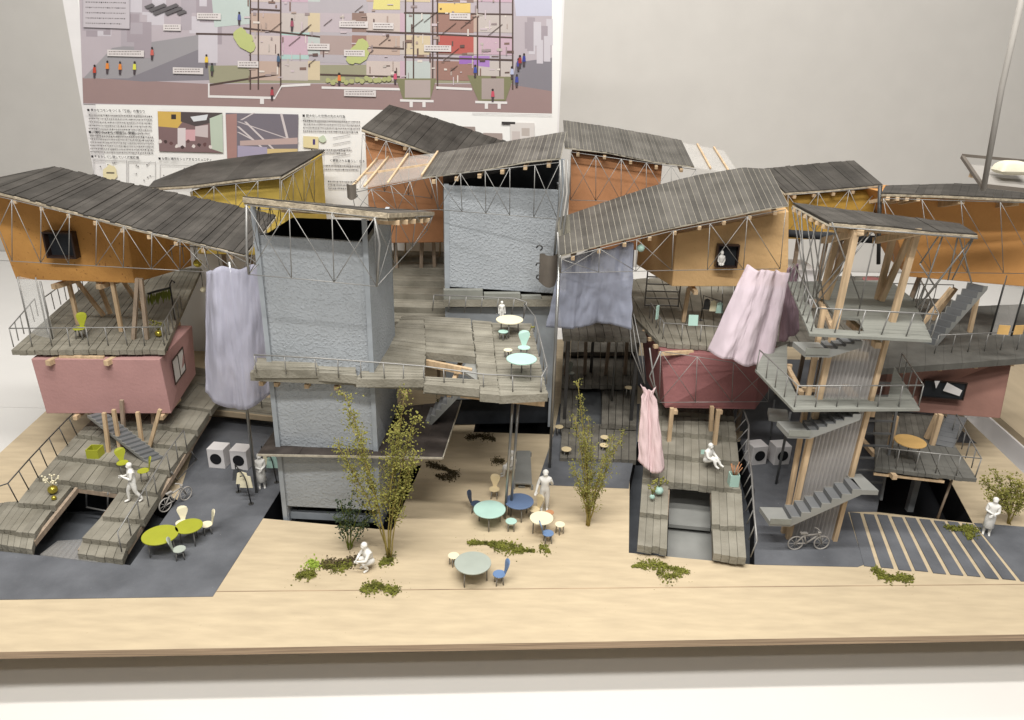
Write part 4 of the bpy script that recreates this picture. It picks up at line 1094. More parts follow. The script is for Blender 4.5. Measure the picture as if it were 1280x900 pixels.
# washing machines
def washer(px, py, rz, label):
    c = G(px, py); o = local('washing_machine', label, 'washing machine', c, rz, 'washing machines')
    MB().obox((0,0,.006), .24,.22,.30).build('cabinet', 'white_paint', o, bevel=.006)
    m = Matrix.Rotation(PI/2, 3, 'X')
    MB().lathe((0,-.1115,.155), [(.082,0),(.082,.004)], 28, m).build('door', 'pit_black', o)
washer(276,581,R(-6),'white washing machine on the left of the pair by the lilac curtain')
washer(304,583,R(-6),'white washing machine on the right of the pair by the lilac curtain')
washer(943,577,R(14),'grey looking washing machine on the left of the pair behind the stair tower')
washer(972,577,R(10),'grey looking washing machine on the right of the pair behind the stair tower')

# clothes racks
def rack(px, py, z, label, m1, h=.42, w=.12):
    c = G(px,py,z); o = thing('clothes_rack', label, 'clothes rack', c)
    b = MB(); b.lathe(c, [(.035,0),(.035,.006)], 14); b.tube([c+V((0,0,.005)), c+V((-.03,0,h*.8)), c+V((-.05,0,h)), c+V((-.1,0,h*.97))], .008, 5)
    c2 = c+V((-.26,.28,0)); b.lathe(c2, [(.035,0),(.035,.006)], 14); b.tube([c2, c2+V((0,0,h)), c+V((-.05,0,h))], .008, 5); b.build('stand', 'wire_dark', o)
    for k in range(3):
        p = c.lerp(c2, .2+.3*k)+V((0,0,h-.03)); b = MB()
        b.add([tuple(p+V(q)) for q in ((-w/2,0,-.02),(0,0,0),(w/2,0,-.02),(w*.7,-.02,-.17),(-w*.7,-.02,-.17),(-w/2,.01,-.02),(0,.01,0),(w/2,.01,-.02),(w*.7,-.008,-.17),(-w*.7,-.008,-.17))], [(0,1,2,3,4),(9,8,7,6,5),(0,4,9,5),(2,7,8,3),(4,3,8,9),(0,5,6,1),(1,6,7,2)])
        b.build('garment', (m1, 'cream', 'slate')[k], o)
rack(314,630,.006,'clothes rack with cream garments in front of the two white washing machines','cream')
rack(346,603,.006,'clothes rack with a mint garment half under the dark canopy','teal', h=.4)
rack(902,408,1.69,'clothes rack with mint garments on the deck over the dark red room','teal', h=.4, w=.08)
b = thing('hanging_plant_rack', 'dark hooked rail hung with drooping green leaves on the left upper deck', 'plant', G(216,385,1.67))
c = G(219,400,1.67); m1 = MB(); m1.tube([c, c+V((0,0,.55)), c+V((.04,0,.62)), c+V((.08,0,.58))], .012, 6); m1.tube([c+V((-.35,0,.4)), c+V((-.2,0,.45)), c+V((0,0,.5))], .018, 6); m1.build('rail', 'wire_dark', b)
m1 = MB()
for k in range(16):
    p = c+V((-.33+.022*k, random.uniform(-.04,.04), .42+.006*k)); w = .02; L = random.uniform(.12,.22)
    m1.add([tuple(p), tuple(p+V((w,-.02,-L*.5))), tuple(p+V((0,-.03,-L))), tuple(p+V((-w,-.02,-L*.5)))], [(0,1,2,3)])
m1.build('leaves', 'olive', b)

# bicycles
def bicycle(c, rz, m, label, s=1., lean=0.):
    o = local('bicycle', label, 'bicycle', c, rz, 'bicycles', s); o.rotation_euler.x = lean
    w = .085
    for x in (-.15, .15):
        mb = MB(); mb.tube([(x+w*math.cos(2*PI*k/20), 0, w+.006+w*math.sin(2*PI*k/20)) for k in range(21)], .0085, 6, cap=False)
        for k in range(4): a = PI*k/4; mb.tube([(x-w*math.cos(a),0,w-w*math.sin(a)),(x+w*math.cos(a),0,w+w*math.sin(a))], .003, 4)
        mb.build('wheel', m, o)
    mb = MB()
    for p, q in (((-.15,w),(-.03,w)),((-.03,w),(-.07,.21)),((-.15,w),(-.07,.19)),((-.07,.19),(.09,.205)),((-.03,w),(.09,.19)),((.09,.24),(.15,w))): mb.tube([(p[0],0,p[1]),(q[0],0,q[1])], .010, 6)
    mb.build('frame', m, o)
    mb = MB(); mb.tube([(.06,-.05,.262),(.10,-.04,.245),(.10,.04,.245),(.06,.05,.262)], .008, 6); mb.build('handlebar', m, o)
    mb = MB(); mb.obox((-.075,0,.215), .08,.035,.014); mb.build('saddle', m, o)
bicycle(G(221,632), R(62), 'warm_grey', 'silver bicycle leaning against the left stepped deck', 1.05)
bicycle(G(1009,687), R(4), 'warm_grey', 'flat grey bicycle parked before the clear stair tower', 1.08)

#=================================================================== PEOPLE (cast white figures)
def limb(sk, rad, name_pts):
    pass
def person(label, loc, rz, J, dress=False, s=.33, extra=None):
    """J: joint dict in metres"""
    o = bpy.data.meshes.new('person'); vs = []; es = []; rs = []; idx = {}
    def av(p, r, par=None):
        vs.append(tuple(V(p)*s)); rs.append(r*s*1.32); i = len(vs)-1
        if par is not None: es.append((par, i))
        return i
    pel = av(J['pelvis'], .15)
    waist = av(V(J['pelvis']).lerp(V(J['chest']), .5), .12, pel)
    ch = av(J['chest'], .155, waist); nb = av(J['neck'], .085, ch); nk = av(V(J['neck']).lerp(V(J['head']), .42), .05, nb)
    hd = V(J['head']); ax = (hd-V(J['neck'])).normalized()
    h0 = av(hd-ax*.05, .08, nk); h1 = av(hd+ax*.03, .098, h0); h2 = av(hd+ax*.105, .07, h1)
    face = V(J.get('face', (0,-1,0))).normalized()
    nose = av(hd+face*.112-ax*.01, .014, h1)
    for sd_ in ('l','r'):
        sh, el, ha = V(J['sh_'+sd_]), V(J['el_'+sd_]), V(J['ha_'+sd_])
        a = av(sh, .06, nb); b_ = av(sh.lerp(el,.5), .05, a); c = av(el, .043, b_); d = av(el.lerp(ha,.5), .038, c); e = av(ha, .027, d)
        dr = (ha-el).normalized(); sx = dr.cross(V((0,1,0))); sx = sx.normalized() if sx.length > .1 else V((1,0,0))
        pm = av(ha+dr*.055, .03, e)
        for k, (ofs, L) in enumerate(((-.03,.07),(-.01,.085),(.01,.08),(.03,.06))):
            f1 = av(ha+dr*.09+sx*ofs, .011, pm); av(ha+dr*(.09+L)+sx*ofs*1.15+face*.02, .009, f1)
        t1 = av(ha+dr*.04+sx*.045, .012, pm); av(ha+dr*.085+sx*.06+face*.015, .010, t1)
        hp, kn, an, to = V(J['hip_'+sd_]), V(J['kn_'+sd_]), V(J['an_'+sd_]), V(J['to_'+sd_])
        a = av(hp, .10, pel); b_ = av(hp.lerp(kn,.5), .083, a); c = av(kn, .062, b_); d = av(kn.lerp(an,.4), .056, c); e = av(an, .038, d); av(an.lerp(to,.45)-V((0,0,.0)), .036, e); av(to, .03, len(vs)-1)
    o.from_pydata(vs, es, []); o.materials.append(M['figure'])
    ob = bpy.data.objects.new('person', o); col.objects.link(ob)
    bpy.context.view_layer.objects.active = ob
    md = ob.modifiers.new('skin', 'SKIN'); md.use_smooth_shade = True; md.branch_smoothing = .3
    sv = o.skin_vertices[0].data if o.skin_vertices else None
    if sv is None:
        bm = bmesh.new(); bm.from_mesh(o); bm.verts.layers.skin.verify(); bm.to_mesh(o); bm.free(); sv = o.skin_vertices[0].data
    for i, r in enumerate(rs): sv[i].radius = (r, r); sv[i].use_root = (i == 0)
    ss = ob.modifiers.new('sub', 'SUBSURF'); ss.levels = 2; ss.render_levels = 2
    dg = bpy.context.evaluated_depsgraph_get(); dg.update()
    me = bpy.data.meshes.new_from_object(ob.evaluated_get(dg)); ob.modifiers.clear(); ob.data = me; me.name = 'person'
    for p in me.polygons: p.use_smooth = True
    if not me.materials: me.materials.append(M['figure'])
    ob.location = loc; ob.rotation_euler.z = rz
    tag(ob, label, 'person', 'white cast figures')
    # hair cap
    hb = MB(); ax2 = ax
    hb.ball((hd+ax*.05-face*.022)*s, .112*s, 1.0, 12); hair = hb.build('hair', 'figure', ob); 
    if dress:
        db = MB(); pz = V(J['pelvis']); w = V(J['chest'])
        prof = [(.19*s,-.55*s),(.21*s,-.53*s),(.16*s,-.2*s),(.13*s,.1*s),(.15*s,.3*s),(.11*s,.42*s)]
        db.lathe(pz*s, prof, 18)
        for i in range(len(db.smooth)): db.smooth[i] = True
        db.build('coat', 'figure', ob)
    return ob
def stand(**k):
    J = dict(pelvis=(0,0,.93), chest=(0,0,1.28), neck=(0,.01,1.43), head=(0,-.02,1.60), sh_l=(-.18,0,1.38), el_l=(-.24,.03,1.12), ha_l=(-.25,-.04,.88),
             sh_r=(.18,0,1.38), el_r=(.24,.03,1.12), ha_r=(.25,-.04,.88), hip_l=(-.09,0,.88), kn_l=(-.10,-.02,.49), an_l=(-.10,.03,.08), to_l=(-.11,-.14,.03),
             hip_r=(.09,0,.88), kn_r=(.10,-.02,.49), an_r=(.10,.03,.08), to_r=(.11,-.14,.03))
    J.update(k); return J
person('white figure walking down the left stepped deck with hands raised to its chest', G(170,627,.22), R(-60),
   stand(el_l=(-.24,-.05,1.12), ha_l=(-.1,-.28,1.18), el_r=(.24,-.05,1.12), ha_r=(.08,-.28,1.22), kn_l=(-.10,-.2,.52), an_l=(-.1,-.22,.1), to_l=(-.1,-.4,.05), kn_r=(.1,.05,.48), an_r=(.1,.25,.12), to_r=(.1,.1,.03)), s=.315)
person('slim robed white figure standing beside the pole near the washing machines', G(328,610), R(20), stand(el_l=(-.2,-.05,1.12), ha_l=(-.05,-.2,1.1), el_r=(.2,-.05,1.12), ha_r=(.05,-.2,1.05)), dress=True, s=.30)
person('white figure standing between the dark blue and small cream tables, one hand on a chair', G(680,638), R(0),
   stand(el_l=(-.27,-.02,1.14), ha_l=(-.33,-.14,.92), el_r=(.27,0,1.15), ha_r=(.22,-.18,1.34)), s=.345)
person('white figure in a long coat standing on the last strips at the right edge', G(1232,668), R(-30),
   stand(el_l=(-.22,-.08,1.14), ha_l=(-.02,-.24,1.12), el_r=(.22,-.08,1.14), ha_r=(.02,-.26,1.05)), dress=True, s=.31)
sq = dict(pelvis=(0,.1,.32), chest=(0,-.02,.62), neck=(0,-.06,.78), head=(0,-.12,.95), sh_l=(-.17,-.04,.73), el_l=(-.24,-.2,.52), ha_l=(-.08,-.36,.5), sh_r=(.17,-.04,.73), el_r=(.24,-.2,.52), ha_r=(.06,-.36,.46),
     hip_l=(-.09,.1,.3), kn_l=(-.15,-.28,.44), an_l=(-.13,-.08,.09), to_l=(-.14,-.26,.03), hip_r=(.09,.1,.3), kn_r=(.15,-.28,.40), an_r=(.13,-.08,.09), to_r=(.14,-.26,.03))
person('white figure crouching on the plywood beside the tall front tree', G(461,711), R(-55), sq, s=.34)
si = dict(sq); si.update(pelvis=(0,.1,.14), chest=(0,.04,.46), neck=(0,.03,.62), head=(0,-.02,.79), sh_l=(-.17,.02,.57), el_l=(-.24,-.1,.38), ha_l=(-.16,-.3,.34), sh_r=(.17,.02,.57), el_r=(.24,-.1,.38), ha_r=(.16,-.3,.34),
     hip_l=(-.09,.08,.12), kn_l=(-.14,-.32,.36), an_l=(-.13,-.44,.08), to_l=(-.13,-.6,.04), hip_r=(.09,.08,.12), kn_r=(.14,-.32,.3), an_r=(.13,-.5,.08), to_r=(.13,-.66,.04))
person('white figure sitting on the floor of the middle stepped deck against a mint card', G(885,579,.37), R(45), si, s=.33)
sb = dict(si); sb.update(pelvis=(0,.05,.42), chest=(0,.03,.74), neck=(0,.02,.9), head=(0,-.02,1.07), sh_l=(-.17,.02,.85), el_l=(-.22,-.05,.62), ha_l=(-.16,-.22,.5), sh_r=(.17,.02,.85), el_r=(.22,-.05,.62), ha_r=(.16,-.22,.5),
     hip_l=(-.09,.03,.4), kn_l=(-.11,-.36,.42), an_l=(-.11,-.34,.08), to_l=(-.11,-.5,.03), hip_r=(.09,.03,.4), kn_r=(.11,-.36,.42), an_r=(.11,-.38,.08), to_r=(.11,-.54,.03))
person('white figure sitting on the grey bench, partly behind the twin steel columns', G(640,594), R(-80), sb, s=.32)
person('small white figure behind the cream terrace table', G(627,402,2.05), R(10), stand(), s=.17)
fl_w = W_Y-.05
si2 = dict(stand(pelvis=(0,0,.1), chest=(0,0,.45), neck=(0,0,.6), head=(0,-.01,.77), sh_l=(-.17,0,.55), sh_r=(.17,0,.55), el_l=(-.22,-.02,.3), el_r=(.22,-.02,.3), ha_l=(-.12,-.1,.15), ha_r=(.12,-.1,.15), hip_l=(-.08,0,.1), hip_r=(.08,0,.1), kn_l=(-.1,-.15,.08), kn_r=(.1,-.15,.08), an_l=(-.1,-.05,.06), an_r=(.1,-.05,.06), to_l=(-.1,-.1,.05), to_r=(.1,-.1,.05)))
person('white figure looking out of the window of the pale orange room', V((at(900,331,fl_w).x, fl_w-.03, at(902,331,fl_w).z)), R(10), si2, s=.23)

#=================================================================== PLANTS
def leafball(mb, c, r):
    a = random.uniform(0, 6); b_ = random.uniform(-1, 1)
    d1 = V((math.cos(a), math.sin(a), b_)).normalized()*r; d2 = d1.cross(V((random.uniform(-1,1),random.uniform(-1,1),1))).normalized()*r*.7; d3 = d1.cross(d2).normalized()*r*.45
    mb.add([c+d1, c-d1, c+d2, c-d2, c+d3, c-d3], [(0,2,4),(2,1,4),(1,3,4),(3,0,4),(2,0,5),(1,2,5),(3,1,5),(0,3,5)])
def sprig(name, label, base, tips, rt, m, nl=900, lr=.014, spread=.09, lens=.16, branch=8, t_start=.3, stems=1, leafm='leaf', cat='tree'):
    o = thing(name, label, cat, base); tm = MB(); lm = MB()
    for ti, tip in enumerate(tips):
        tip = V(tip); b0 = V(base)+V((random.uniform(-.02,.02)*stems, random.uniform(-.02,.02)*stems, 0))
        ctrl = b0.lerp(tip, .45); ctrl.x = b0.x+(tip.x-b0.x)*.22; ctrl.z += .05
        pts = []
        for k in range(13):
            t = k/12; pts.append(b0*(1-t)**2+ctrl*2*t*(1-t)+tip*t*t + V((random.uniform(-.006,.006),random.uniform(-.006,.006),0)))
        tm.tube(pts, rt, 5, r2=.003)
        for k in range(branch):
            t = t_start+(1-t_start)*k/branch+random.uniform(0,.05); t = min(t,.99); p = poly(pts, t); q = poly(pts, min(1,t+.06))
            d = (q-p).normalized() if (q-p).length > 0 else V((0,0,1))
            a = random.uniform(0, 2*PI); L = lens*(1.25-t)*random.uniform(.6,1.5)
            dirv = (d*1.0+V((math.cos(a),math.sin(a),.1))*.75).normalized()
            e = p+dirv*L; mid = p.lerp(e,.5)+V((0,0,-.01)); bp = [p, mid, e]
            tm.tube(bp, .004, 4, r2=.002)
            for _ in range(max(2, int(nl/len(tips)/branch))):
                s_ = random.random()**.7; c = poly(bp, s_)+V([random.gauss(0, spread*.22) for _ in range(3)])
                leafball(lm, c, lr*random.uniform(.5,1.2))
        for _ in range(int(nl/len(tips)*.25)):
            c = poly(pts, random.uniform(t_start,1))+V([random.gauss(0, spread*.2) for _ in range(3)]); leafball(lm, c, lr*random.uniform(.5,1.1))
    tm.build('trunk', 'stem' if leafm != 'leaf_dark' else 'olive', o); lm.build('foliage', leafm, o)
    return o
bs = G(486,698); y = bs.y
sprig('tree', 'tall feathery olive tree in front of the front grey tower', bs,
   [at(430,490,y+.1), at(440,532,y-.05), at(506,492,y+.1), at(519,520,y), at(497,535,y-.1), at(421,556,y), at(520,566,y-.05)], .010, 'stem', nl=2700, lr=.017, spread=.17, lens=.27, branch=16, t_start=.3, stems=1.2)
bs = G(735,657); y = bs.y
sprig('tree', 'slender olive tree on the court in front of the dark paving', bs,
   [at(722,478,y+.1), at(718,520,y), at(735,520,y+.1), at(768,545,y+.1), at(780,540,y), at(755,575,y-.1), at(714,580,y-.1), at(740,560,y+.05), at(728,545,y)], .011, 'stem', nl=2600, lr=.013, spread=.12, lens=.19, branch=12, t_start=.22, stems=1)
bs = G(437,687); y = bs.y
sprig('tree', 'low dark green berry bush left of the tall front tree', bs,
   [at(425,625,y), at(440,618,y+.1), at(455,628,y), at(468,640,y+.1), at(420,645,y-.1), at(460,650,y-.1), at(436,635,y)], .008, 'stem', nl=420, lr=.019, spread=.14, lens=.16, branch=7, t_start=.35, leafm='leaf_dark', cat='bush')
bs = G(1262,655,.0); y = bs.y
sprig('tree', 'round light green bush behind the coated figure at the right edge', bs,
   [at(1228,598,y), at(1245,590,y+.1), at(1262,594,y), at(1275,600,y), at(1235,618,y-.1), at(1290,605,y), at(1250,612,y-.1), at(1285,620,y)], .009, 'stem', nl=1500, lr=.017, spread=.14, lens=.2, branch=9, t_start=.35, cat='bush')
bs = G(553,522); y = bs.y
sprig('tree', 'small dark shrub in the shade below the terrace stair', bs, [at(565,478+20,y), at(575,505,y), at(548,500,y), at(560,512,y)], .006, 'stem', nl=260, lr=.02, spread=.1, lens=.12, branch=6, t_start=.3, leafm='leaf_dark', cat='bush')
def moss(px, label, m='moss', n=420, z=.002, r=.013, hgt=.03):
    P = [G(a, b_, z) for a, b_ in px]; mb = MB()
    cx = sum((p for p in P), V())/len(P)
    for k in range(int(n*1.9)):
        t = random.random(); p = poly(P, t); w = .06+.04*math.sin(t*9+px[0][0])
        w *= math.sin(min(1,max(.05,t))*PI)**.5+.15
        c = p+V((random.gauss(0,w*.45), random.gauss(0,w*.6), abs(random.gauss(0,hgt*.5))))
        leafball(mb, c, r*random.uniform(.5,1.5))
    for k in range(n//12):
        c = poly(P, random.random())+V((random.gauss(0,.1), random.gauss(0,.1), .002)); leafball(mb, c, r*.4)
    return tag(mb.build('moss_patch', m), label, 'moss', 'moss patches on the plywood')
moss([(587,679),(610,680),(630,684),(650,688),(668,690)], 'long olive moss streak between the grey green table and the mint table', n=900)
moss([(676,683),(686,691)], 'tiny moss tuft right of the long moss streak', n=110)
moss([(388,703),(396,708)], 'bright lime moss tuft left of the crouching figure', 'moss_lime', n=200)
moss([(402,705),(420,706),(444,700),(450,697)], 'brown olive moss clump behind the crouching figure', 'moss_brown', n=420)
moss([(404,708),(425,710),(440,706)], 'olive moss clump in front of the brown one by the crouching figure', n=320)
moss([(372,722),(382,717),(392,720)], 'small moss tuft at the left front of the plywood court', n=230)
moss([(452,738),(472,733),(496,740)], 'olive moss patch near the front seam below the crouching figure', n=480)
moss([(478,704),(490,700)], 'moss tuft round the foot of the tall front tree', n=200)
moss([(790,709),(815,706),(835,710),(860,716)], 'moss streak in front of the middle stepped deck', n=420)
moss([(822,716),(834,722),(850,718)], 'short moss tuft just below the streak at the middle deck', n=160)
moss([(1093,712),(1105,722),(1120,724),(1138,722)], 'olive moss patch in front of the striped paving', n=480)
moss([(1183,660),(1200,662),(1214,660),(1210,675)], 'moss patch on the striped paving left of the coated figure', n=420, z=.014)
moss([(535,580),(552,585),(570,592),(560,598),(545,595)], 'dark moss patch in the shade under the terrace', 'moss_brown', n=420)
moss([(585,548),(600,545),(618,550)], 'dark moss streak deep in the shade in front of the back tower', 'moss_brown', n=300)
moss([(618,576),(628,578)], 'dark moss tuft left of the seated figure on the bench', 'moss_brown', n=140)

#=================================================================== POSTER
YP = 13.7
po = thing('poster_board', 'large printed presentation board standing behind the model at the left', 'poster', (-3.3,YP,-1))
def pp(px, py, d=0.): p = at(px, py, YP-d); return p
W0, W1 = at(82,0,YP).x-.05, at(703,60,YP).x
b = MB(); b.box(W0, YP, -.71, W1, YP+.12, 9.5); b.build('foam_board', 'white_paint', po)
b = MB(); b.box(W0+.25, YP-.012, -.6, W1-.03, YP-.002, 9.4)
mat('paper', (.80,.79,.77), .6, .01); sheet_ = b.build('sheet', 'paper', po)
_pm = {}
layer = [0]
def rect(px0, py0, px1, py1, c, lay, slx=.0):
    """printed rectangle on the sheet; grouped by colour"""
    key = c; d = .013+lay*.0008
    mb = _pm.setdefault(key, MB()); d = .013+layer[0]*.00005
    A = [at(px0,py0,YP-d), at(px1,py0+(px1-px0)*.025,YP-d), at(px1,py1+(px1-px0)*.025,YP-d), at(px0,py1,YP-d)]
    A[1].z, A[2].z = A[0].z-slx*0, A[3].z
    mb.add([tuple(p) for p in A], [(0,1,2,3)])
def ppoly(pts, c, lay):
    layer[0] += 1; mb = _pm.setdefault(c, MB()); mb.add([tuple(at(a,b_,YP-.013-layer[0]*.00005)) for a, b_ in pts], [tuple(t) for t in tessellate_polygon([[V((a,b_,0)) for a, b_ in pts]])])
def lin(r, g_, b_):
    r, g_, b_ = r*.84+170*.16, g_*.84+160*.16, b_*.84+162*.16  # glare haze on the board mixed into every print colour
    return tuple(round(((v/255)**2.2), 3) for v in (r, g_, b_))
mauve, mauve2, lav, road, brn, dkb = lin(185,175,182), lin(160,150,158), lin(205,200,208), lin(125,122,130), lin(150,125,122), lin(70,55,50)
ppoly([(98,-30),(690,-30),(690,140),(104,130)], mauve, 0)
ppoly([(103,97),(262,105),(640,105),(690,112),(690,142),(104,129)], brn, 1)
ppoly([(130,98),(270,52),(270,100),(180,102)], road, 2); ppoly([(104,98),(140,60),(272,40),(272,52),(160,98)], lin(150,148,152), 1)
ppoly([(260,82),(640,80),(640,104),(262,104)], lin(150,148,120), 2)
ppoly([(645,78),(690,72),(690,114),(640,106)], road, 2)
ppoly([(640,-30),(690,-30),(690,20),(645,20)], lin(200,202,222), 2)
rnd = random.Random(4)
for k in range(26):
    layer[0] += 1; x = 100+rnd.random()*165; y0 = -20+rnd.random()*50; rect(x, y0, x+8+rnd.random()*22, y0+14+rnd.random()*38, (mauve2, lav, lin(172,164,172))[k%3], 2+k%2)
for k in range(12):
    layer[0] += 1; x = 655+rnd.random()*28; y0 = 20+rnd.random()*30; rect(x, y0, x+8, y0+20+rnd.random()*24, (mauve2, lav)[k%2], 3)
ppoly([(262,-30),(312,-30),(312,30),(268,34)], lin(190,205,200), 2); ppoly([(352,20),(388,16),(386,74),(350,74)], lin(172,205,200), 3)
ppoly([(385,0),(460,0),(460,80),(388,78)], lin(178,172,178), 3)
# section building
cols = [lin(205,190,182), lin(212,195,160), lin(150,112,100), lin(200,170,185), lin(188,176,182), lin(190,165,150), lin(190,200,196), lin(140,115,105), lin(196,186,180), lin(170,150,145)]
xs = [312, 350, 385, 400, 440, 458, 500, 507, 538, 545, 592, 598, 640]
for i in range(len(xs)-1):
    for j, y0 in enumerate((-22, 16, 44, 76)):
        if 388 <= xs[i] < 456 and j in (0,3): continue
        c = cols[(i*3+j*5) % len(cols)]
        layer[0] += 1; rect(xs[i], y0, xs[i+1], y0+24, c, 4)
ppoly([(548,42),(592,44),(592,68),(548,66)], lin(180,84,76), 5); ppoly([(468,-10),(500,-10),(500,12),(466,12)], lin(225,215,130), 5); ppoly([(546,4),(588,4),(588,16),(546,16)], lin(235,200,110), 5)
ppoly([(574,70),(590,70),(590,80),(574,80)], lin(150,100,185), 6); ppoly([(592,70),(612,70),(612,84),(592,82)], lin(165,120,195), 6)
for x in (312,322,350,506,516,540,546,596,624,640): ppoly([(x,-30),(x+1.8,-30),(x+1.8,112),(x,112)], dkb, 7)
for (x0,y0,x1,y1) in ((245,41,300,42),(304,34,400,45),(458,38,640,46),(505,15,640,17),(312,10,350,12),(458,58,505,60),(505,70,640,74),(400,92,500,95),(262,105,345,92)):
    ppoly([(x0,y0),(x1,y1),(x1,y1+2.2),(x0,y0+2.2)], dkb, 8)
for (x0,y0,x1,y1) in ((260,104,262,122),(262,119,344,121),(325,121,330,130),(344,120,352,106),(352,106,388,104),(500,124,542,125),(512,125,516,134),(528,125,532,134),(594,126,634,127),(606,127,610,136),(622,127,626,136),(545,108,590,110),(402,108,500,110)):
    if x1-x0 < 6: ppoly([(x0,y0),(x1,y0),(x1,y1),(x0,y1)], lin(235,232,230), 8)
    else: ppoly([(x0,y0),(x1,y1),(x1,y1+3),(x0,y0+3)], lin(235,232,230), 8)
ppoly([(495,98),(545,98),(538,124),(504,124)], lin(120,120,85), 7); ppoly([(584,94),(642,96),(632,126),(598,126)], lin(120,120,85), 7)
ppoly([(506,100),(538,100),(538,122),(506,122)], lin(175,160,155), 8); ppoly([(602,98),(630,98),(630,124),(602,124)], lin(165,150,145), 8)
for k in range(230):
    x = 305+rnd.random()*330; y0 = -25+rnd.random()*125
    if 388 < x < 456 and (y0 > 70 or y0 < 14): continue
    c = (lin(190,180,172), lin(120,95,85), lin(225,215,205), lin(90,70,65), lin(170,150,140), lin(205,190,195), lin(150,135,135))[k%7]
    w_ = rnd.uniform(1.2,9); h_ = rnd.uniform(.8,3.5) if k%3 else rnd.uniform(5,12)
    if k%3 == 0: w_ = rnd.uniform(.7,2.2)
    ppoly([(x,y0),(x+w_,y0+rnd.uniform(-.6,.6)),(x+w_,y0+h_),(x,y0+h_)], c, 6)
for k in range(16):
    x = 315+rnd.random()*300; y0 = rnd.random()*90; L_ = rnd.uniform(8,20)
    ppoly([(x,y0),(x+L_,y0-L_*.8),(x+L_+1.2,y0-L_*.8),(x+1.2,y0)], dkb, 7)
def blob(cx, cy, r, c, lay, n=9, sq_=1.):
    ppoly([(cx+r*math.cos(2*PI*k/n)*rnd.uniform(.75,1.15), cy+r*sq_*math.sin(2*PI*k/n)*rnd.uniform(.75,1.15)) for k in range(n)], c, lay)
for cx, cy, r in ((448,66,13),(452,58,9),(440,72,8),(305,50,12),(300,44,9),(312,58,8)): blob(cx,cy,r,lin(185,195,120),6)
for k in range(14): blob(408+k*6+rnd.random()*3, 98+rnd.random()*5, 3.5, lin(170,175,115), 7)
for cx, cy, c in ((168,84,(225,225,70)),(258,75,(235,195,60)),(118,88,(190,60,40)),(134,83,(230,130,50)),(150,84,(230,130,50)),(190,66,(200,90,80)),(299,22,(80,90,150)),(365,30,(150,70,90)),(265,86,(60,80,60)),(424,98,(230,120,60)),(494,96,(210,80,110)),(594,88,(50,70,160)),(616,118,(200,70,90)),(648,80,(60,60,140)),(655,74,(40,50,140)),(646,100,(50,60,150)),(640,90,(180,190,220)),(650,76,(150,40,40)),(348,74,(60,90,120)),(340,116,(170,60,70))):
    ppoly([(cx-1.6,cy-4),(cx+1.6,cy-4),(cx+2.2,cy+3),(cx-2.2,cy+3)], lin(*c), 9); blob(cx, cy-6, 1.6, lin(40,32,32), 9, 6)
    ppoly([(cx-1.5,cy+3),(cx+1.5,cy+3),(cx+1,cy+9),(cx-1.3,cy+9)], lin(60,50,55), 9)
for k in range(9): ppoly([(180+k*5,8+k%3*4),(190+k*5,4+k%3*4),(194+k*5,7+k%3*4),(184+k*5,11+k%3*4)], lin(90,88,90), 8)
for x, y0, w_ in ((134,62,46),(216,84,38),(246,16,30),(297,76,26),(424,26,36),(430,62,26),(384,54,28),(466,28,26),(562,16,26),(430,112,40),(204,30,22),(530,56,34)):
    layer[0] += 1; rect(x, y0, x+w_, y0+8, lin(222,216,214), 10); layer[0] += 1
    for r_ in (2,5): 
        q = x+2
        while q < x+w_-4: L_ = rnd.uniform(1.2,3.5); rect(q, y0+r_, q+L_, y0+r_+1., lin(110,100,100), 11); q += L_+.8
# white text column left top
ppoly([(104,-30),(162,-30),(162,36),(104,34)], lin(196,190,196), 5)
def textrows(*a, **k):
    layer[0] += 1; textrows_(*a, **k); layer[0] += 1
def textrows_(x0, x1, y0, n, dy, c=lin(118,114,114), h=1.7, bold=()):
    for r_ in range(n):
        q = x0; yy = y0+r_*dy; end = x1-(rnd.random()*14 if r_ == n-1 else 0)
        while q < end:
            L_ = rnd.uniform(.7,2.3); rect(q, yy+(q-x0)*.022, min(q+L_*.8,end), yy+(q-x0)*.022+h*rnd.uniform(.7,1), lin(40,38,38) if rnd.random() < .18 else c, 11); q += L_+.45
textrows(107,157,-18,8,6.6)
textrows(111,190,143,6,4.3); textrows(113,192,169,6,4.)
textrows(379,450,150,4,4.3); textrows(600,690,160,0,4)
textrows(402,450,206,2,4.6); textrows(410,446,226,3,4.2)
textrows(384,446,192,0,4); textrows(389,440,186,2,4)
def heading(txt, px, py, size):
    cu = bpy.data.curves.new('heading', 'FONT'); cu.body = txt; cu.size = size; cu.offset = .0008
    cu.fill_mode = 'FRONT'; ob = bpy.data.objects.new('tmp', cu); col.objects.link(ob)
    dg = bpy.context.evaluated_depsgraph_get(); me = bpy.data.meshes.new_from_object(ob.evaluated_get(dg)); bpy.data.objects.remove(ob)
    p = at(px, py, YP-.075); me.transform(Matrix.Translation(p) @ Matrix.Rotation(PI/2, 4, 'X')); me.transform(Matrix.Translation(-V(po['_o'])))
    me.materials.clear(); me.materials.append(M['ink']); o = bpy.data.objects.new('heading', me); col.objects.link(o); o.parent = po
mat('ink', (.03,.028,.03), .6, .01)
heading('■ 豊かなコモンをつくる「発話」の重なり', 109, 139, .052)
heading('■ 「開発り」から「間借り、間貸し」へ', 111, 166.5, .052)
heading('■ 壁をかして実現していく改築機構', 114, 197, .052)
heading('■ 空間と場所をシェアするコミュニティ', 198, 199.5, .052)
heading('■ 肥大化した世界の先の大行為', 378, 146, .052)
heading('く展開される暮らし：住み', 412, 202, .052)
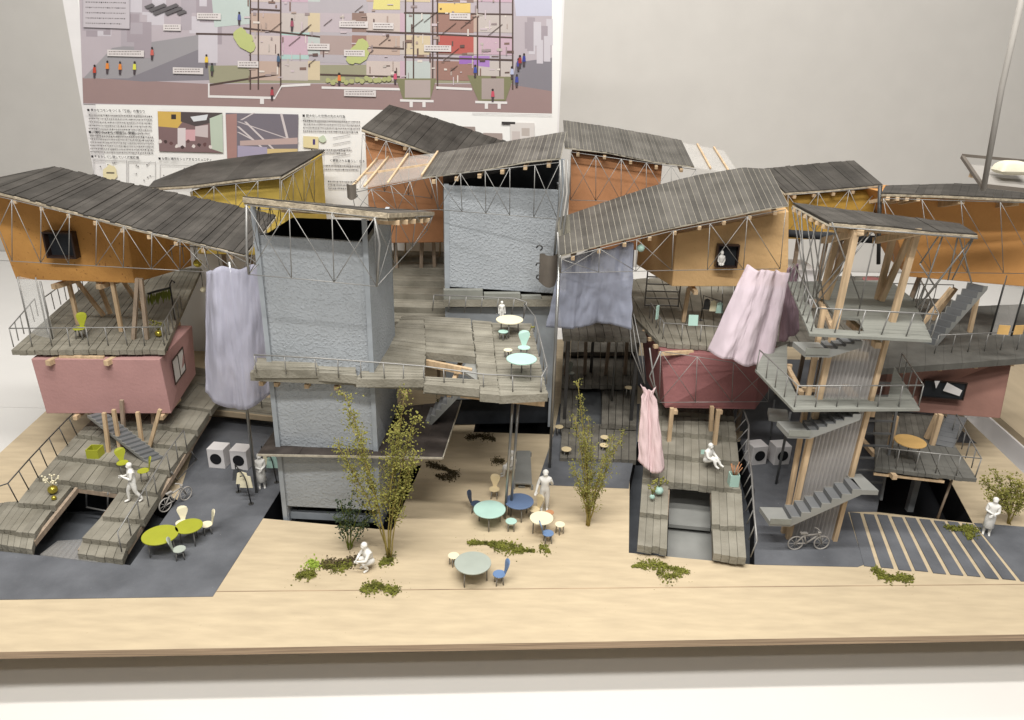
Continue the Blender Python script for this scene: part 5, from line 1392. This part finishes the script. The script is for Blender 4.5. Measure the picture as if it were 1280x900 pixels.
# photographs on the poster
ppoly([(197,139),(278,141),(279,191),(199,189)], lin(120,95,95), 3)
ppoly([(197,139),(226,140),(228,152),(222,160),(198,158)], lin(215,175,80), 4)
ppoly([(226,140),(278,141),(278,150),(245,158),(226,152)], lin(70,62,62), 4)
ppoly([(262,148),(278,142),(279,191),(264,186)], lin(190,205,185), 5); ppoly([(238,146),(260,143),(258,150),(242,152)], lin(225,230,235), 5)
ppoly([(222,160),(232,160),(232,184),(222,184)], lin(225,215,215), 5); ppoly([(232,162),(244,162),(244,176),(232,176)], lin(215,165,170), 5); ppoly([(244,158),(260,156),(260,172),(244,170)], lin(205,190,190), 5)
for k in range(10): x = 200+k*7; blob(x, 176+rnd.random()*9, 2.4, (lin(230,220,215), lin(60,45,45), lin(90,60,60))[k%3], 6)
ppoly([(214,143),(220,143),(220,149),(214,149)], lin(45,40,40), 5)
ppoly([(282,141),(373,143),(372,200),(284,198)], lin(110,105,115), 3)
ppoly([(282,143),(296,142),(296,200),(284,199)], lin(165,125,118), 4)
for a_, b_, c_, d_ in ((300,150,316,141),(296,158,330,188),(305,152,344,190),(296,152,372,178),(350,142,358,174),(296,165,315,175)):
    ppoly([(a_,b_),(a_+3,b_),(c_+3,d_),(c_,d_)], lin(215,205,205), 5)
ppoly([(300,176),(372,172),(372,180),(300,182)], lin(190,165,160), 5); ppoly([(334,186),(372,186),(372,200),(334,200)], lin(215,190,130), 5); ppoly([(297,182),(334,184),(334,200),(297,200)], lin(165,158,185), 4)
# diagrams
for bx in ((117,200,158,232),(160,202,194,232),(200,206,250,236),(330,196,370,226)):
    x0,y0,x1,y1 = bx
    for q in ((x0,y0,x1,y0+.5),(x0,y1,x1,y1+.5),(x0,y0,x0+.5,y1),(x1,y0,x1+.5,y1)): rect(*q, lin(150,148,148), 9)
    for k in range(7): cx, cy = x0+rnd.random()*(x1-x0-4)+2, y0+rnd.random()*(y1-y0-4)+3; blob(cx, cy, .9, lin(90,86,86), 10, 6); ppoly([(cx,cy),(cx+rnd.uniform(-8,8),cy+rnd.uniform(-6,6)),(cx+.6,cy+.6)], lin(150,148,148), 9)
blob(138,216,10,lin(240,228,180),8,14); layer[0] += 1; rect(133,215,143,217,lin(90,85,70),9)
ppoly([(379,170),(398,171),(398,186),(379,184)], lin(235,220,165), 8); blob(403,174,5,lin(205,220,190),8); ppoly([(391,174),(394,174),(394,181),(391,181)], lin(60,50,110), 9)
for k in range(4): ppoly([(416,172+k*8),(438,168+k*8),(438,168.7+k*8),(416,172.7+k*8)], lin(150,148,148), 9)
layer[0] += 1; rect(638,153,668,188,lin(225,220,215),8); layer[0] += 1
for q in ((627,152,644,155,lin(40,38,38)),(652,160,662,170,lin(190,180,172)),(640,164,650,184,lin(205,195,190)),(655,174,666,184,lin(235,200,190)),(576,158,594,180,lin(150,135,128)),(604,166,628,182,lin(160,145,138))): rect(q[0],q[1],q[2],q[3],q[4],9)
rect(590,141,690,141.6,lin(180,176,178),9); 
allm = MB(); slots = []; mi = []
for c, mb in _pm.items():
    nm = 'ink_%03d_%03d_%03d' % tuple(int(v*255) for v in c)
    if nm not in M: mat(nm, tuple(v*.92 for v in c), .6, .02, 3.)
    slots.append(M[nm]); allm.add(mb.v, mb.f); mi += [len(slots)-1]*len(mb.f)
pr_ = allm.build('print', slots[0], sheet_)
for q in slots[1:]: pr_.data.materials.append(q)
pr_.data.polygons.foreach_set('material_index', mi)

#=================================================================== RAFT WITH PILLOW of the neighbouring model
rt = thing('hammock_frame', 'grey suspended platform with raised rim hanging on a long leaning tube at the upper right', 'platform', at(1240,225,9.2))
Y = 9.5
P = [at(1205,196,Y+.5), at(1229,232,Y-.2), at(1340,246,Y-.2), at(1340,206,Y+.5)]
zf = P[1].z
b = MB(); b.bar(at(1203,194,9.9), at(1330,206,9.9), .03, .035); b.bar(at(1203,196,9.9), at(1229,234,9.2), .04, .04); b.bar(at(1229,232,9.2), at(1330,243,9.2), .03, .045); b.build('rim', 'rim_brown', rt)
MB().slab([at(1208,205,9.85), at(1231,233,9.25), at(1330,244,9.25), at(1330,214,9.85)], .02).build('platform', 'warm_grey', rt)
MB().tube([at(1229,238,9.2), at(1252,110,9.1), at(1286,-40,9.)], .032, 10).build('tube', 'warm_grey', rt)
MB().bar(at(1214,222,9.6), at(1217,214,9.6), .05).build('joist', 'wood', rt)
# pillow
pm = MB(); vs = []; n_ = 14; c = at(1264,213,9.45)
for j in range(n_+1):
    for i in range(n_+1):
        u, v = i/n_*2-1, j/n_*2-1; h_ = (max(0,(1-u**4)*(1-v**4)))**.5
        k_ = 1-.12*(1-abs(u))*(v*v)-.0; vs.append(c+V((u*.19*(1-.1*(1-abs(v))), v*.13*(1-.12*(1-abs(u))), h_*.115)))
for j in range(n_+1):
    for i in range(n_+1):
        u, v = i/n_*2-1, j/n_*2-1; h_ = (max(0,(1-u**4)*(1-v**4)))**.5; vs.append(c+V((u*.19*(1-.1*(1-abs(v))), v*.13*(1-.12*(1-abs(u))), -h_*.05)))
K = (n_+1)**2; fs = []
for j in range(n_):
    for i in range(n_):
        a = j*(n_+1)+i; fs += [(a,a+1,a+n_+2,a+n_+1),(K+a,K+a+n_+1,K+a+n_+2,K+a+1)]
pm.add(vs, fs, True); tag(pm.build('pillow', 'pillow'), 'plump cream pillow lying on the suspended platform at the upper right', 'pillow')

#=================================================================== LIGHT, WORLD, CAMERA
w = bpy.data.worlds.new('World'); scene.world = w; w.use_nodes = True
bg = w.node_tree.nodes['Background']; bg.inputs[0].default_value = (1., .98, .95, 1); bg.inputs[1].default_value = .15
def area(name, loc, target, sx, sy, power, c=(1,.95,.87)):
    l = bpy.data.lights.new(name, 'AREA'); l.shape = 'RECTANGLE'; l.size = sx; l.size_y = sy; l.energy = power; l.color = c
    o = bpy.data.objects.new(name, l); col.objects.link(o); o.location = loc
    o.rotation_euler = (V(target)-V(loc)).to_track_quat('-Z', 'Y').to_euler(); return o
area('ceiling_strips_and_wash', (-1, -2, 17), (0, 9, 0), 13, .8, 2700, (1,.97,.92))
area('ceiling_strips_and_wash', (1, -8, 17), (0, 9, 0), 13, .8, 750, (1,.97,.92))
area('ceiling_strips_and_wash', (0, 4, 18), (0, 10, 0), 14, .8, 2500, (1,.97,.92))
area('ceiling_strips_and_wash', (0, 16, 18), (0, 22, 8), 24, 1.0, 2200, (1,.97,.93))  # added wall wash, not a ceiling lamp: only brightens the back wall

cam = bpy.data.cameras.new('Camera'); co = bpy.data.objects.new('Camera', cam); col.objects.link(co)
cam.sensor_width = 36; cam.lens = F/1280*36; cam.clip_end = 200; cam.clip_start = .05
# right-handed basis from the projection model
c_, s__ = math.cos(TH), math.sin(TH); cr, sr = math.cos(RO), math.sin(RO)
fw = V((0, c_, -s__)); up0 = V((0, s__, c_)); rt0 = V((1,0,0))
right = rt0*cr+up0*sr; upv = -rt0*sr+up0*cr
m = Matrix((right, upv, -fw)).transposed().to_4x4(); m.translation = V((0,0,H)); co.matrix_world = m
scene.camera = co
for o in col.objects:
    if '_o' in o: del o['_o']
scene.render.engine = 'CYCLES'
scene.view_settings.view_transform = 'Standard'; scene.view_settings.look = 'None'; scene.view_settings.exposure = 0; scene.view_settings.gamma = 1
